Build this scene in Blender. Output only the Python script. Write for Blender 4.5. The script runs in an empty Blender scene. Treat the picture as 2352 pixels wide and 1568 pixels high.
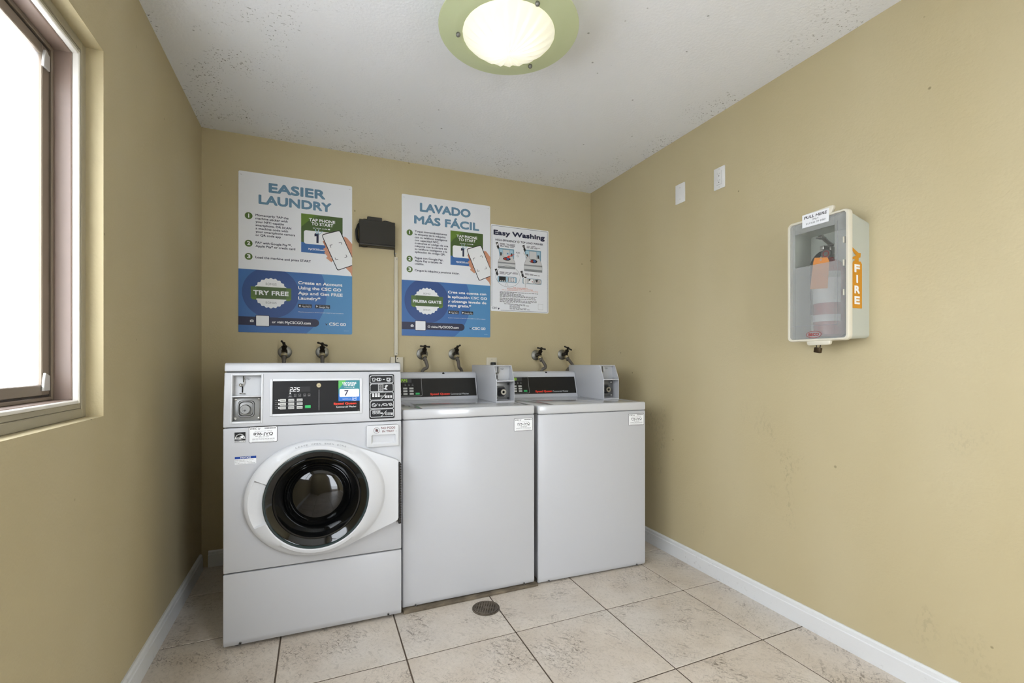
import bpy, bmesh, math, random
from mathutils import Vector, Matrix

random.seed(7)
SC = bpy.context.scene
COL = SC.collection
PI = math.pi

# ------------------------------------------------------------------ room size (metres)
XL, XR, YB, YR, H = -.576, 1.878, 2.917, -.75, 2.368   # left, right, back wall, rear wall, ceiling
WY0, WY1, WZ0, WZ1 = -.35, 1.695, .945, 2.010            # window opening in the left wall; unseen near end widened to add daylight
DX0, DX1, DZ1 = .70, 1.40, 2.05                         # doorway in the rear wall

# ------------------------------------------------------------------ camera
cam = bpy.data.cameras.new('camera')
cam.sensor_width = 36.0
cam.lens = 36.0 * 1050.0 / 2352.0
cam.shift_y = 49.3 / 2352.0
cam.clip_start = .02
cam_ob = bpy.data.objects.new('camera', cam)
COL.objects.link(cam_ob)
cam_ob.location = (0, 0, 1.10)
cam_ob.rotation_euler = (PI / 2, 0, -.4017)
SC.camera = cam_ob

# ------------------------------------------------------------------ sky, portals, exposure
world = bpy.data.worlds.new('overcast_sky')
SC.world = world
world.use_nodes = True
bg = world.node_tree.nodes['Background']
bg.inputs['Color'].default_value = (.90, .955, 1.03, 1)
bg.inputs['Strength'].default_value = 10.3
SC.view_settings.view_transform = 'Standard'
SC.view_settings.look = 'None'
SC.view_settings.exposure = 0.0
SC.view_settings.gamma = 1.0
SC.view_settings.use_curve_mapping = False
SC.cycles.use_denoising = True
SC.cycles.max_bounces = 7
SC.cycles.diffuse_bounces = 3
SC.cycles.glossy_bounces = 3
SC.cycles.transparent_max_bounces = 8
SC.cycles.caustics_reflective = False
SC.cycles.caustics_refractive = False
SC.cycles.use_adaptive_sampling = True
SC.cycles.adaptive_threshold = .2


def portal(name, loc, rot, sx, sy):
    l = bpy.data.lights.new(name, 'AREA')
    l.shape = 'RECTANGLE'
    l.size, l.size_y = sx, sy
    l.cycles.is_portal = True
    o = bpy.data.objects.new(name, l)
    COL.objects.link(o)
    o.location = loc
    o.rotation_euler = rot


portal('window_portal', (XL - .13, (WY0 + WY1) / 2, (WZ0 + WZ1) / 2), (0, -PI / 2, 0), WZ1 - WZ0, WY1 - WY0)
portal('doorway_portal', ((DX0 + DX1) / 2, YR - .13, DZ1 / 2), (PI / 2, 0, 0), DX1 - DX0, DZ1)


# ------------------------------------------------------------------ materials
def lin(c):
    if isinstance(c, str):
        c = tuple(int(c[i:i + 2], 16) for i in (0, 2, 4))
    return tuple(((v / 255) / 12.92 if v / 255 <= .04045 else ((v / 255 + .055) / 1.055) ** 2.4) for v in c) + (1,)


class NT:
    def __init__(s, m):
        s.t = m.node_tree
        s.b = s.t.nodes.get('Principled BSDF')

    def n(s, typ, **k):
        nd = s.t.nodes.new(typ)
        for a, v in k.items():
            setattr(nd, a, v)
        return nd

    def l(s, a, b):
        s.t.links.new(a, b)

    def math(s, op, a, b=None, clamp=False):
        nd = s.n('ShaderNodeMath', operation=op, use_clamp=clamp)
        for i, v in enumerate((a, b)):
            if v is None:
                continue
            if isinstance(v, (int, float)):
                nd.inputs[i].default_value = v
            else:
                s.l(v, nd.inputs[i])
        return nd.outputs[0]

    def ramp(s, f, a, b, lo=0., hi=1.):
        nd = s.n('ShaderNodeMapRange', clamp=True)
        s.l(f, nd.inputs[0])
        for i, v in enumerate((a, b, lo, hi)):
            nd.inputs[i + 1].default_value = v
        return nd.outputs[0]

    def mix(s, f, a, b):
        nd = s.n('ShaderNodeMix', data_type='RGBA')
        if isinstance(f, (int, float)):
            nd.inputs[0].default_value = f
        else:
            s.l(f, nd.inputs[0])
        for i, v in ((6, a), (7, b)):
            if isinstance(v, tuple):
                nd.inputs[i].default_value = v
            else:
                s.l(v, nd.inputs[i])
        return nd.outputs[2]

    def noise(s, vec, scale, detail=3, rough=.5, dist=0.):
        nd = s.n('ShaderNodeTexNoise')
        nd.inputs['Scale'].default_value = scale
        nd.inputs['Detail'].default_value = detail
        nd.inputs['Roughness'].default_value = rough
        nd.inputs['Distortion'].default_value = dist
        if vec is not None:
            s.l(vec, nd.inputs['Vector'])
        return nd.outputs[0]

    def pos(s):
        return s.n('ShaderNodeNewGeometry').outputs['Position']

    def xyz(s, v):
        nd = s.n('ShaderNodeSeparateXYZ')
        s.l(v, nd.inputs[0])
        return nd.outputs

    def stretch(s, v, sx, sy, sz, rot=(0, 0, 0)):
        nd = s.n('ShaderNodeMapping')
        s.l(v, nd.inputs[0])
        nd.inputs['Scale'].default_value = (sx, sy, sz)
        nd.inputs['Rotation'].default_value = rot
        return nd.outputs[0]

    def bump(s, h, strength, dist):
        nd = s.n('ShaderNodeBump')
        nd.inputs['Strength'].default_value = strength
        nd.inputs['Distance'].default_value = dist
        s.l(h, nd.inputs['Height'])
        s.l(nd.outputs[0], s.b.inputs['Normal'])


def mat(name, col, rough=.5, metal=0., coat=0., spec=.5, bump=None, vary=0.):
    m = bpy.data.materials.new(name)
    m.use_nodes = True
    t = NT(m)
    c = lin(col)
    t.b.inputs['Base Color'].default_value = c
    t.b.inputs['Roughness'].default_value = rough
    t.b.inputs['Metallic'].default_value = metal
    t.b.inputs['Coat Weight'].default_value = coat
    t.b.inputs['Coat Roughness'].default_value = .1
    t.b.inputs['Specular IOR Level'].default_value = spec
    if vary:
        f = t.noise(t.pos(), 14, 4)
        d = tuple(v * (1 - vary) for v in c[:3]) + (1,)
        t.l(t.mix(t.ramp(f, .35, .65), d, c), t.b.inputs['Base Color'])
    if bump:
        t.bump(t.noise(t.pos(), bump[0], 2), bump[1], .002)
    return m


def emit_mat(name, col, strength):
    m = mat(name, col, .4)
    b = m.node_tree.nodes['Principled BSDF']
    b.inputs['Emission Color'].default_value = lin(col)
    b.inputs['Emission Strength'].default_value = strength
    return m


def wall_material(name, c1, c2):
    m = mat(name, c1, .62, spec=.3)
    t = NT(m)
    p = t.pos()
    x, y, z = t.xyz(p)
    big = t.noise(t.stretch(p, 1, 1, .35), 3.2, 1)
    col = t.mix(t.ramp(big, .3, .7), lin(c1), lin(c2))
    # grey rubbed marks low on the wall and small dark dots
    fine = t.noise(t.stretch(p, 1, 1, .6), 75, 2, .7)
    rub = t.math('MULTIPLY', t.ramp(t.noise(t.stretch(p, 1, 1, .45), 4.5, 2, .7), .60, .74),
                 t.math('MULTIPLY', t.ramp(z, .1, .35), t.ramp(z, 1.05, .6)))
    col = t.mix(t.math('MULTIPLY', t.math('MULTIPLY', rub, t.ramp(fine, .5, .62)), .42), col, lin((112, 104, 92)))
    v = t.n('ShaderNodeTexVoronoi')
    v.inputs['Scale'].default_value = 8
    t.l(p, v.inputs['Vector'])
    dots = t.math('MULTIPLY', t.ramp(v.outputs['Distance'], .05, .03), t.ramp(big, .5, .56))
    col = t.mix(t.math('MULTIPLY', dots, .6), col, lin((105, 92, 66)))
    t.l(col, t.b.inputs['Base Color'])
    t.bump(t.noise(p, 120, 1), .30, .0022)
    return m


M = {}
M['wall'] = wall_material('tan_painted_plaster', (195, 182, 147), (191, 177, 140))
M['wall_reveal'] = wall_material('tan_reveal_plaster', (205, 192, 168), (196, 182, 156))


def ceiling_material():
    m = mat('white_ceiling_plaster', (242, 243, 246), .7, spec=.25)
    t = NT(m)
    p = t.pos()
    x, y, z = t.xyz(p)
    near = t.math('MAXIMUM', t.math('MAXIMUM', t.ramp(x, XL + .9, XL + .05), t.ramp(y, YB - .7, YB)),
                  t.math('MULTIPLY', t.ramp(x, XR - .35, XR), .8))
    big = t.math('MULTIPLY', t.ramp(t.noise(p, 5.0, 2), .42, .60), near)
    sp = t.ramp(t.noise(t.stretch(p, 1, 1.7, 1, (0, 0, .5)), 46, 2, .65), .625, .69)
    sp2 = t.ramp(t.noise(t.stretch(p, 1.6, 1, 1, (0, 0, .3)), 85, 1, .6), .67, .73)
    a = t.math('MULTIPLY', t.math('MAXIMUM', sp, sp2), t.ramp(big, .12, .75))
    v = t.n('ShaderNodeTexVoronoi')
    v.inputs['Scale'].default_value = 13
    t.l(p, v.inputs['Vector'])
    lone = t.math('MULTIPLY', t.ramp(v.outputs['Distance'], .075, .045), t.ramp(t.noise(p, 4, 1), .46, .52))
    f = t.math('MAXIMUM', t.math('MULTIPLY', a, .75), t.math('MULTIPLY', lone, .55))
    t.l(t.mix(f, lin((242, 243, 246)), lin((92, 90, 86))), t.b.inputs['Base Color'])
    t.bump(t.noise(p, 90, 2), .35, .003)
    return m


def tile_material():
    m = mat('beige_stone_tile', (200, 188, 172), .38, spec=.4)
    t = NT(m)
    oi = t.n('ShaderNodeObjectInfo')
    p = t.pos()
    off = t.n('ShaderNodeVectorMath', operation='SCALE')
    cmb = t.n('ShaderNodeCombineXYZ')
    t.l(oi.outputs['Random'], cmb.inputs[0])
    t.l(oi.outputs['Random'], cmb.inputs[1])
    t.l(cmb.outputs[0], off.inputs[0])
    off.inputs['Scale'].default_value = 37.
    add = t.n('ShaderNodeVectorMath', operation='ADD')
    t.l(p, add.inputs[0])
    t.l(off.outputs[0], add.inputs[1])
    rot = t.n('ShaderNodeVectorRotate', rotation_type='Z_AXIS')
    t.l(add.outputs[0], rot.inputs['Vector'])
    t.l(t.math('MULTIPLY', oi.outputs['Random'], 6.28), rot.inputs['Angle'])
    q = rot.outputs[0]
    cloud = t.ramp(t.noise(q, 6, 2, .55), .3, .7)
    col = t.mix(cloud, lin((216, 206, 193)), lin((202, 190, 175)))
    col = t.mix(t.math('MULTIPLY', t.ramp(t.noise(q, 2.6, 2), .45, .7), .5), col, lin((218, 214, 208)))
    # dark pitted streaks, clustered
    clus = t.math('ADD', .22, t.ramp(t.noise(q, 4.6, 2, .6), .48, .70, 0., .78))
    st = t.ramp(t.noise(t.stretch(q, 1, 2.2, 1), 34, 3, .66, 1.2), .555, .625)
    st2 = t.ramp(t.noise(t.stretch(q, 2.6, 1, 1, (0, 0, .6)), 80, 2, .62, .8), .585, .655)
    f = t.math('MULTIPLY', t.math('MAXIMUM', st, t.math('MULTIPLY', st2, .8)), clus)
    col = t.mix(t.math('MULTIPLY', f, .85), col, lin((92, 78, 63)))
    haze = t.math('MULTIPLY', t.ramp(t.noise(q, 70, 2, .7), .42, .66), t.math('MULTIPLY', clus, .38))
    col = t.mix(haze, col, lin((120, 106, 90)))
    t.l(col, t.b.inputs['Base Color'])
    t.bump(t.math('MULTIPLY', f, -1.), .3, .002)
    return m


def painted_wood(name, c):
    m = mat(name, c, .45)
    t = NT(m)
    p = t.pos()
    f = t.math('MULTIPLY', t.ramp(t.noise(p, 60, 4, .7), .60, .72), t.ramp(t.noise(p, 6, 2), .45, .65))
    t.l(t.mix(t.math('MULTIPLY', f, .5), lin(c), lin((120, 116, 110))), t.b.inputs['Base Color'])
    t.bump(t.noise(t.stretch(p, 1, 1, 6), 40, 2), .12, .002)
    return m


M['ceiling'] = ceiling_material()
M['tile'] = tile_material()
M['grout'] = mat('brown_grout', (96, 83, 70), .9, vary=.25)
M['baseboard'] = painted_wood('white_painted_wood', (226, 227, 227))
M['enamel'] = mat('white_enamel', (189, 190, 193), .42, coat=.15)
M['enamel_top'] = mat('white_glossy_lid_enamel', (198, 199, 201), .14, coat=.5)
M['white_plastic'] = mat('white_plastic', (208, 209, 211), .35)
M['seam'] = mat('dark_seam_rubber', (38, 38, 40), .7)
M['black'] = mat('black_panel_plastic', (15, 15, 17), .45, spec=.3)
M['black_warm'] = mat('black_console_film', (26, 25, 21), .45, spec=.3)
M['dark_iron'] = mat('blackened_brass', (36, 30, 22), .45, .4)
M['steel'] = mat('brushed_steel', (170, 168, 162), .3, 1.)
M['steel_dull'] = mat('dull_grey_metal', (128, 128, 126), .42, .8)
M['galv'] = mat('galvanised_metal', (150, 148, 140), .45, .85, vary=.3)
M['brass'] = mat('aged_brass_nut', (190, 180, 150), .35, .9)
M['hose'] = mat('grey_braided_hose', (104, 98, 90), .5, .3, bump=(900, .6))
M['glassblack'] = mat('smoked_door_glass', (7, 8, 9), .05, coat=.4, spec=.5)
M['glassrim'] = mat('green_tinted_glass_edge', (44, 58, 60), .08, coat=1.)
M['plate_ivory'] = mat('ivory_plastic', (206, 198, 176), .45)
M['plate_white'] = mat('white_wallplate', (226, 225, 222), .4)
M['grey_plate'] = mat('light_grey_plate', (176, 177, 178), .4, .2)
M['adapter'] = mat('black_power_supply_plastic', (44, 42, 35), .42, bump=(300, .15))
M['cable'] = mat('black_cable', (18, 18, 17), .45)
M['poster_white'] = mat('poster_board_white', (234, 236, 240), .4)
M['plank'] = mat('stained_concrete_ledge', (128, 116, 98), .9, vary=.5, bump=(120, .4))
M['drain'] = mat('bronzed_drain_metal', (118, 107, 94), .42, .6, vary=.4)
M['hole'] = mat('dark_hole', (8, 7, 6), .9)
M['frame_olive'] = mat('olive_grey_window_frame', (166, 158, 136), .4)
M['frame_tan'] = mat('tan_window_jamb', (140, 121, 110), .4)
M['frame_white'] = mat('white_window_stop', (232, 228, 220), .35)
M['frame_dark'] = mat('dark_window_gasket', (58, 50, 44), .6)
M['sash'] = mat('taupe_aluminium_sash', (132, 119, 104), .38, .25)
M['clip'] = mat('aluminium_clip', (205, 204, 200), .35, .5)
M['box_grey'] = mat('pale_grey_plastic', (188, 192, 182), .35)
M['box_cream'] = mat('cream_plastic_rim', (216, 210, 192), .3)
M['red'] = mat('red_extinguisher_paint', (160, 26, 34), .25, coat=.4)
M['rubber'] = mat('black_rubber', (24, 24, 24), .55)
M['brassy_lock'] = mat('tarnished_lock_brass', (74, 60, 42), .4, .8)

# printing inks and sticker colours
INK = {k: mat('print_' + k, c, .45) for k, c in dict(
    white=(238, 239, 240), navy=(26, 30, 62), skyb=(102, 140, 168), grey=(140, 143, 146), green=(82, 112, 44),
    green_d=(66, 92, 34), green_l=(96, 128, 34), blue1=(76, 138, 188), blue2=(52, 104, 168), blue3=(34, 72, 134),
    navybar=(14, 20, 58), skin=(206, 146, 116), skin_d=(184, 122, 94), orange=(206, 96, 46), black=(16, 16, 18),
    red=(226, 52, 26), line=(205, 207, 208), dark=(58, 58, 60), lightblue=(168, 200, 216), paperblue=(120, 160, 182),
    teal=(58, 104, 98), fire=(206, 140, 22), tagorange=(240, 148, 44), noticeblue=(16, 62, 144), button=(206, 206, 202),
    buttongreen=(56, 190, 106), sgreen=(84, 176, 84), steal=(48, 130, 140), sblue=(30, 110, 196), dullred=(150, 40, 36), maroon=(112, 62, 60),
    ghost=(206, 206, 206), smoke=(150, 150, 150)).items()}
INK['led'] = emit_mat('display_white_led', (255, 255, 255), 1.2)
INK['ledgreen'] = emit_mat('display_green_led', (150, 205, 10), .7)


# ------------------------------------------------------------------ mesh helpers
class MB:
    """collects shapes in one bmesh and builds them as one mesh object"""

    def __init__(s):
        s.bm = bmesh.new()

    def _bev(s, verts, bev, seg):
        if bev:
            vs = set(verts)
            es = [e for e in s.bm.edges if e.verts[0] in vs and e.verts[1] in vs]
            bmesh.ops.bevel(s.bm, geom=es, offset=bev, segments=seg, profile=.5, affect='EDGES', clamp_overlap=True)

    def box(s, x0, x1, y0, y1, z0, z1, bev=0, seg=2, mi=0):
        return s.prism([(y0, z0), (y1, z0), (y1, z1), (y0, z1)], 'x', x0, x1, bev, seg, mi)

    def prism(s, pts, axis, a0, a1, bev=0, seg=2, mi=0):
        def p3(p, a):
            if axis == 'x':
                return (a, p[0], p[1])
            if axis == 'y':
                return (p[0], a, p[1])
            return (p[0], p[1], a)
        v0 = [s.bm.verts.new(p3(p, a0)) for p in pts]
        v1 = [s.bm.verts.new(p3(p, a1)) for p in pts]
        n = len(pts)
        fs = [s.bm.faces.new(v0), s.bm.faces.new(v1[::-1])]
        for i in range(n):
            fs.append(s.bm.faces.new((v0[i], v1[i], v1[(i + 1) % n], v0[(i + 1) % n])))
        for f in fs:
            f.material_index = mi
        s._bev(v0 + v1, bev, seg)
        return s

    def loft(s, rings, close=True, cap0=False, cap1=False, mi=0):
        vv = [[s.bm.verts.new(p) for p in r] for r in rings]
        n = len(rings[0])
        for a, b in zip(vv, vv[1:]):
            for i in range(n if close else n - 1):
                j = (i + 1) % n
                f = s.bm.faces.new((a[i], a[j], b[j], b[i]))
                f.material_index = mi
        if cap0:
            s.bm.faces.new(vv[0][::-1]).material_index = mi
        if cap1:
            s.bm.faces.new(vv[-1]).material_index = mi
        return s

    def lathe(s, prof, o=(0, 0, 0), axis=(0, 0, 1), n=32, mi=0, cap0=False, cap1=False):
        ax = Vector(axis).normalized()
        u = ax.orthogonal().normalized()
        w = ax.cross(u)
        O = Vector(o)
        rings = []
        for r, h in prof:
            r = max(r, 1e-5)
            rings.append([O + ax * h + (u * math.cos(2 * PI * k / n) + w * math.sin(2 * PI * k / n)) * r for k in range(n)])
        return s.loft(rings, True, cap0, cap1, mi)

    def cyl(s, p0, p1, r, r1=None, n=16, mi=0):
        d = Vector(p1) - Vector(p0)
        return s.lathe([(r, 0), (r if r1 is None else r1, d.length)], p0, d, n, mi, True, True)

    def tube(s, pts, r, n=8, mi=0):
        P = [Vector(p) for p in pts]
        rings = []
        u = None
        for i, p in enumerate(P):
            t = (P[min(i + 1, len(P) - 1)] - P[max(i - 1, 0)]).normalized()
            if u is None:
                u = t.orthogonal().normalized()
            u = (u - t * u.dot(t)).normalized()
            w = t.cross(u)
            rings.append([p + (u * math.cos(2 * PI * k / n) + w * math.sin(2 * PI * k / n)) * r for k in range(n)])
        return s.loft(rings, True, True, True, mi)

    def ball(s, c, r, n=12, mi=0):
        pr = [(r * math.sin(PI * k / 8), -r * math.cos(PI * k / 8)) for k in range(9)]
        return s.lathe(pr, c, (0, 0, 1), n, mi)

    def xform(s, f):
        for v in s.bm.verts:
            v.co = f(v.co)
        return s

    def build(s, name, mats, parent=None, angle=32, fix=True):
        if fix:
            bmesh.ops.recalc_face_normals(s.bm, faces=s.bm.faces[:])
        me = bpy.data.meshes.new(name)
        s.bm.to_mesh(me)
        s.bm.free()
        for m in (mats if isinstance(mats, (list, tuple)) else [mats]):
            me.materials.append(m)
        for p in me.polygons:
            p.use_smooth = True
        me.set_sharp_from_angle(angle=math.radians(angle))
        return link(name, me, parent)


def link(name, me, parent=None):
    o = bpy.data.objects.new(name, me)
    COL.objects.link(o)
    o.parent = parent
    return o


def smooth_path(pts, k=6):
    P = [Vector(p) for p in pts]
    P = [P[0] * 2 - P[1]] + P + [P[-1] * 2 - P[-2]]
    out = []
    for i in range(1, len(P) - 2):
        for j in range(k):
            t = j / k
            a, b, c, d = P[i - 1:i + 3]
            out.append(.5 * ((2 * b) + (c - a) * t + (2 * a - 5 * b + 4 * c - d) * t * t + (3 * b - a - 3 * c + d) * t ** 3))
    out.append(P[-2])
    return out


def carve(ob, cut):
    bmesh.ops.recalc_face_normals(cut.bm, faces=cut.bm.faces[:])
    me = bpy.data.meshes.new('cut')
    cut.bm.to_mesh(me)
    cut.bm.free()
    c = bpy.data.objects.new('cut', me)
    COL.objects.link(c)
    c.matrix_world = ob.matrix_world
    if ob.parent:
        c.parent = ob.parent
    mod = ob.modifiers.new('b', 'BOOLEAN')
    mod.operation = 'DIFFERENCE'
    mod.object = c
    mod.solver = 'EXACT'
    dg = bpy.context.evaluated_depsgraph_get()
    new = bpy.data.meshes.new_from_object(ob.evaluated_get(dg))
    ob.modifiers.clear()
    old = ob.data
    ob.data = new
    new.name = old.name
    bpy.data.objects.remove(c)
    bpy.data.meshes.remove(old)
    for p in new.polygons:
        p.use_smooth = True
    new.set_sharp_from_angle(angle=math.radians(32))


def rounded(x0, x1, y0, y1, r, k=4):
    out = []
    for cx, cy, a0 in ((x1 - r, y0 + r, -PI / 2), (x1 - r, y1 - r, 0), (x0 + r, y1 - r, PI / 2), (x0 + r, y0 + r, PI)):
        for i in range(k + 1):
            a = a0 + PI / 2 * i / k
            out.append((cx + r * math.cos(a), cy + r * math.sin(a)))
    return out


def clip_rect(pts, x0, x1, y0, y1):
    def cl(P, ins, cut):
        o = []
        for i, p in enumerate(P):
            q = P[i - 1]
            if ins(p):
                if not ins(q):
                    o.append(cut(q, p))
                o.append(p)
            elif ins(q):
                o.append(cut(q, p))
        return o

    def cx(v):
        return lambda a, b: (v, a[1] + (b[1] - a[1]) * (v - a[0]) / (b[0] - a[0]))

    def cy(v):
        return lambda a, b: (a[0] + (b[0] - a[0]) * (v - a[1]) / (b[1] - a[1]), v)
    for ins, cut in ((lambda p: p[0] >= x0, cx(x0)), (lambda p: p[0] <= x1, cx(x1)), (lambda p: p[1] >= y0, cy(y0)), (lambda p: p[1] <= y1, cy(y1))):
        if pts:
            pts = cl(pts, ins, cut)
    return pts


# ------------------------------------------------------------------ flat print (lettering, logos) as thin layers
_tc = {}


def text_mesh(s, bold):
    key = (s, bold)
    if key not in _tc:
        cu = bpy.data.curves.new('t', 'FONT')
        cu.body = s
        cu.resolution_u = 3
        cu.offset = bold
        cu.fill_mode = 'FRONT'
        ob = bpy.data.objects.new('t', cu)
        COL.objects.link(ob)
        dg = bpy.context.evaluated_depsgraph_get()
        me = bpy.data.meshes.new_from_object(ob.evaluated_get(dg))
        vs = [(v.co.x, v.co.y) for v in me.vertices]
        fs = [tuple(p.vertices) for p in me.polygons]
        bpy.data.objects.remove(ob)
        bpy.data.curves.remove(cu)
        bpy.data.meshes.remove(me)
        xs = [v[0] for v in vs] or [0, 1]
        _tc[key] = (vs, fs, min(xs), max(xs))
    return _tc[key]


def cap_height(bold):
    vs = text_mesh('H', bold)[0]
    return max(v[1] for v in vs) - min(0, min(v[1] for v in vs))


class Print:
    STEP = .00025

    def __init__(s, O, U=(1, 0, 0), V=(0, 0, 1)):
        s.O, s.U, s.V = Vector(O), Vector(U), Vector(V)
        s.N = s.U.cross(s.V).normalized()
        s.vs, s.fs, s.mi, s.inks = [], [], [], []

    def _ink(s, k):
        if k not in s.inks:
            s.inks.append(k)
        return s.inks.index(k)

    def P(s, a, b, layer):
        return s.O + s.U * a + s.V * b + s.N * (layer * s.STEP)

    def poly(s, pts, ink, layer=1):
        if len(pts) < 3:
            return s
        ar = sum(pts[i - 1][0] * pts[i][1] - pts[i][0] * pts[i - 1][1] for i in range(len(pts)))
        if ar < 0:
            pts = pts[::-1]
        b = len(s.vs)
        s.vs += [s.P(x, y, layer) for x, y in pts]
        s.fs.append(tuple(range(b, b + len(pts))))
        s.mi.append(s._ink(ink))
        return s

    def rect(s, x0, x1, y0, y1, ink, layer=1, r=0):
        return s.poly(rounded(x0, x1, y0, y1, r) if r else [(x0, y0), (x1, y0), (x1, y1), (x0, y1)], ink, layer)

    def disc(s, cx, cy, r, ink, layer=1, n=24, ry=None):
        ry = ry or r
        return s.poly([(cx + r * math.cos(2 * PI * k / n), cy + ry * math.sin(2 * PI * k / n)) for k in range(n)], ink, layer)

    def line(s, pts, w, ink, layer=1, close=False):
        P = list(pts) + ([pts[0]] if close else [])
        for k_, ((x0, y0), (x1, y1)) in enumerate(zip(P, P[1:])):
            dx, dy = x1 - x0, y1 - y0
            L = math.hypot(dx, dy) or 1e-9
            ex, ey = dx / L * w * .35, dy / L * w * .35
            nx, ny = -dy / L * w / 2, dx / L * w / 2
            s.poly([(x0 - ex + nx, y0 - ey + ny), (x0 - ex - nx, y0 - ey - ny), (x1 + ex - nx, y1 + ey - ny), (x1 + ex + nx, y1 + ey + ny)], ink, layer + .04 * (k_ % 6))
        return s

    def frame(s, x0, x1, y0, y1, w, ink, layer=1, r=0):
        return s.line(rounded(x0, x1, y0, y1, r, 3) if r else [(x0, y0), (x1, y0), (x1, y1), (x0, y1)], w, ink, layer, True)

    def circle(s, cx, cy, r, w, ink, layer=1, n=20, a0=0, a1=2 * PI, ry=None):
        ry = ry or r
        pts = [(cx + r * math.cos(a0 + (a1 - a0) * k / n), cy + ry * math.sin(a0 + (a1 - a0) * k / n)) for k in range(n + 1)]
        return s.line(pts, w, ink, layer)

    def text(s, t, x, y, w, cap, ink, layer=2, bold=.012, slant=0.):
        vs, fs, x0, x1 = text_mesh(t, 0.)
        d = bold * cap * 1.1
        sx = (w - 2 * d) / max(x1 - x0, 1e-6)
        sy = (cap - 2 * d) / cap_height(0.)
        nd = 0 if bold < .01 else (8 if cap > .03 else 4)
        offs = [(d, d)] + [(d + d * math.cos(2 * PI * (k + .5) / nd) * (1.3 if nd == 4 else 1), d + d * math.sin(2 * PI * (k + .5) / nd) * (1.3 if nd == 4 else 1)) for k in range(nd)]
        for k_, (ox, oy) in enumerate(offs):
            b = len(s.vs)
            s.vs += [s.P(x + ox + (vx - x0) * sx + vy * sy * slant, y + oy + vy * sy, layer + .06 * k_) for vx, vy in vs]
            s.fs += [tuple(i + b for i in f) for f in fs]
            s.mi += [s._ink(ink)] * len(fs)
        return s

    def scribble(s, x0, x1, y, h, ink, layer=2, seed=0, words=6):
        """a line of print too small to read: word-length dashes"""
        rnd = random.Random(seed)
        ws = [rnd.uniform(.5, 1.5) for _ in range(words)]
        tot = sum(ws) + .25 * (words - 1)
        k = (x1 - x0) / tot
        x = x0
        for w in ws:
            s.rect(x, x + w * k, y, y + h, ink, layer)
            x += (w + .25) * k
        return s

    SEG = {'0': 'abcdef', '1': 'bc', '2': 'abged', '5': 'afgcd', '8': 'abcdefg'}

    def digit(s, ch, x, y, w, h, ink, layer=2, slant=.14):
        t = w * .2
        L = {'a': ((0, 1), (1, 1)), 'b': ((1, 1), (1, .5)), 'c': ((1, .5), (1, 0)), 'd': ((0, 0), (1, 0)), 'e': ((0, .5), (0, 0)), 'f': ((0, 1), (0, .5)), 'g': ((0, .5), (1, .5))}
        for sg in s.SEG[ch]:
            s.line([(x + a * w + b * h * slant, y + b * h) for a, b in L[sg]], t, ink, layer)
        return s

    def build(s, name, parent=None, label=None):
        me = bpy.data.meshes.new(name)
        me.from_pydata(s.vs, [], s.fs)
        for k in s.inks:
            me.materials.append(INK[k])
        me.polygons.foreach_set('material_index', s.mi)
        o = link(name, me, parent)
        if label:
            o['label'] = label
        return o


def tag(o, label, cat, group=None):
    o['label'] = label
    o['category'] = cat
    if group:
        o['group'] = group
    return o


def thing(name, label, cat, loc=(0, 0, 0), rz=0, group=None):
    o = bpy.data.objects.new(name, None)
    COL.objects.link(o)
    o.empty_display_size = .1
    o.location = loc
    o.rotation_euler = (0, 0, rz)
    return tag(o, label, cat, group)


def struct(o, label=None):
    o['kind'] = 'structure'
    if label:
        o['label'] = label
    return o


# ================================================================== THE ROOM
T = .13
floor = struct(MB().box(XL - T, XR + T, YR - T - 1.2, YB + T, -.12, -.0025).build('floor', M['grout']), 'brown grout bed under beige stone-look floor tiles')
GX, GP, GY, GPY = .3044, .4415, 1.2854, .430
gap = .0028
i0 = math.floor((XL - GX) / GP)
j0 = math.floor((YR - GY) / GPY)
tile_cache = {}
for i in range(i0, math.ceil((XR - GX) / GP)):
    for j in range(j0, math.ceil((YB - GY) / GPY)):
        x0, x1 = max(GX + i * GP + gap, XL), min(GX + (i + 1) * GP - gap, XR)
        y0, y1 = max(GY + j * GPY + gap, YR), min(GY + (j + 1) * GPY - gap, YB)
        if x1 - x0 < .01 or y1 - y0 < .01:
            continue
        key = (round(x1 - x0, 4), round(y1 - y0, 4))
        if key not in tile_cache:
            o = MB().box(-(x1 - x0) / 2, (x1 - x0) / 2, -(y1 - y0) / 2, (y1 - y0) / 2, -.004, 0, .0012, 1).build('tile', M['tile'], floor)
            tile_cache[key] = o.data
        else:
            o = link('tile', tile_cache[key], floor)
        o.location = ((x0 + x1) / 2, (y0 + y1) / 2, random.uniform(-.0004, .0002))

struct(MB().box(-16, 16, -16, 16, -.60, -.50).build('floor_outside', mat('added_pale_ground', (222, 221, 219), .9, vary=.15)), 'added unseen pale ground outside that bounces daylight up')  # unseen ground added to shape the daylight, pale to throw it upward
struct(MB().box(XL - T, XR + T, YR - T, YB + T, H, H + .12).build('ceiling', M['ceiling']), 'white textured ceiling with dark mildew specks')
struct(MB().box(XL - T, XR + T, YB, YB + T, -.1, H + .05).build('wall_back', M['wall']), 'tan back wall behind the washers')
struct(MB().box(XR, XR + T, YR - T, YB + T, -.1, H + .05).build('wall_right', M['wall']), 'tan right wall with the extinguisher cabinet')
wl = MB()
wl.box(XL - T, XL, YR - T, WY0, -.1, H + .05)
wl.box(XL - T, XL, WY1, YB + T, -.1, H + .05)
wl.box(XL - T, XL, WY0, WY1, -.1, WZ0)
wl.box(XL - T, XL, WY0, WY1, WZ1, H + .05)
struct(wl.build('wall_left', M['wall']), 'tan left wall around the window')
wr = MB()
wr.box(XL - T, DX0, YR - T, YR, -.1, H + .05)
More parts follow.
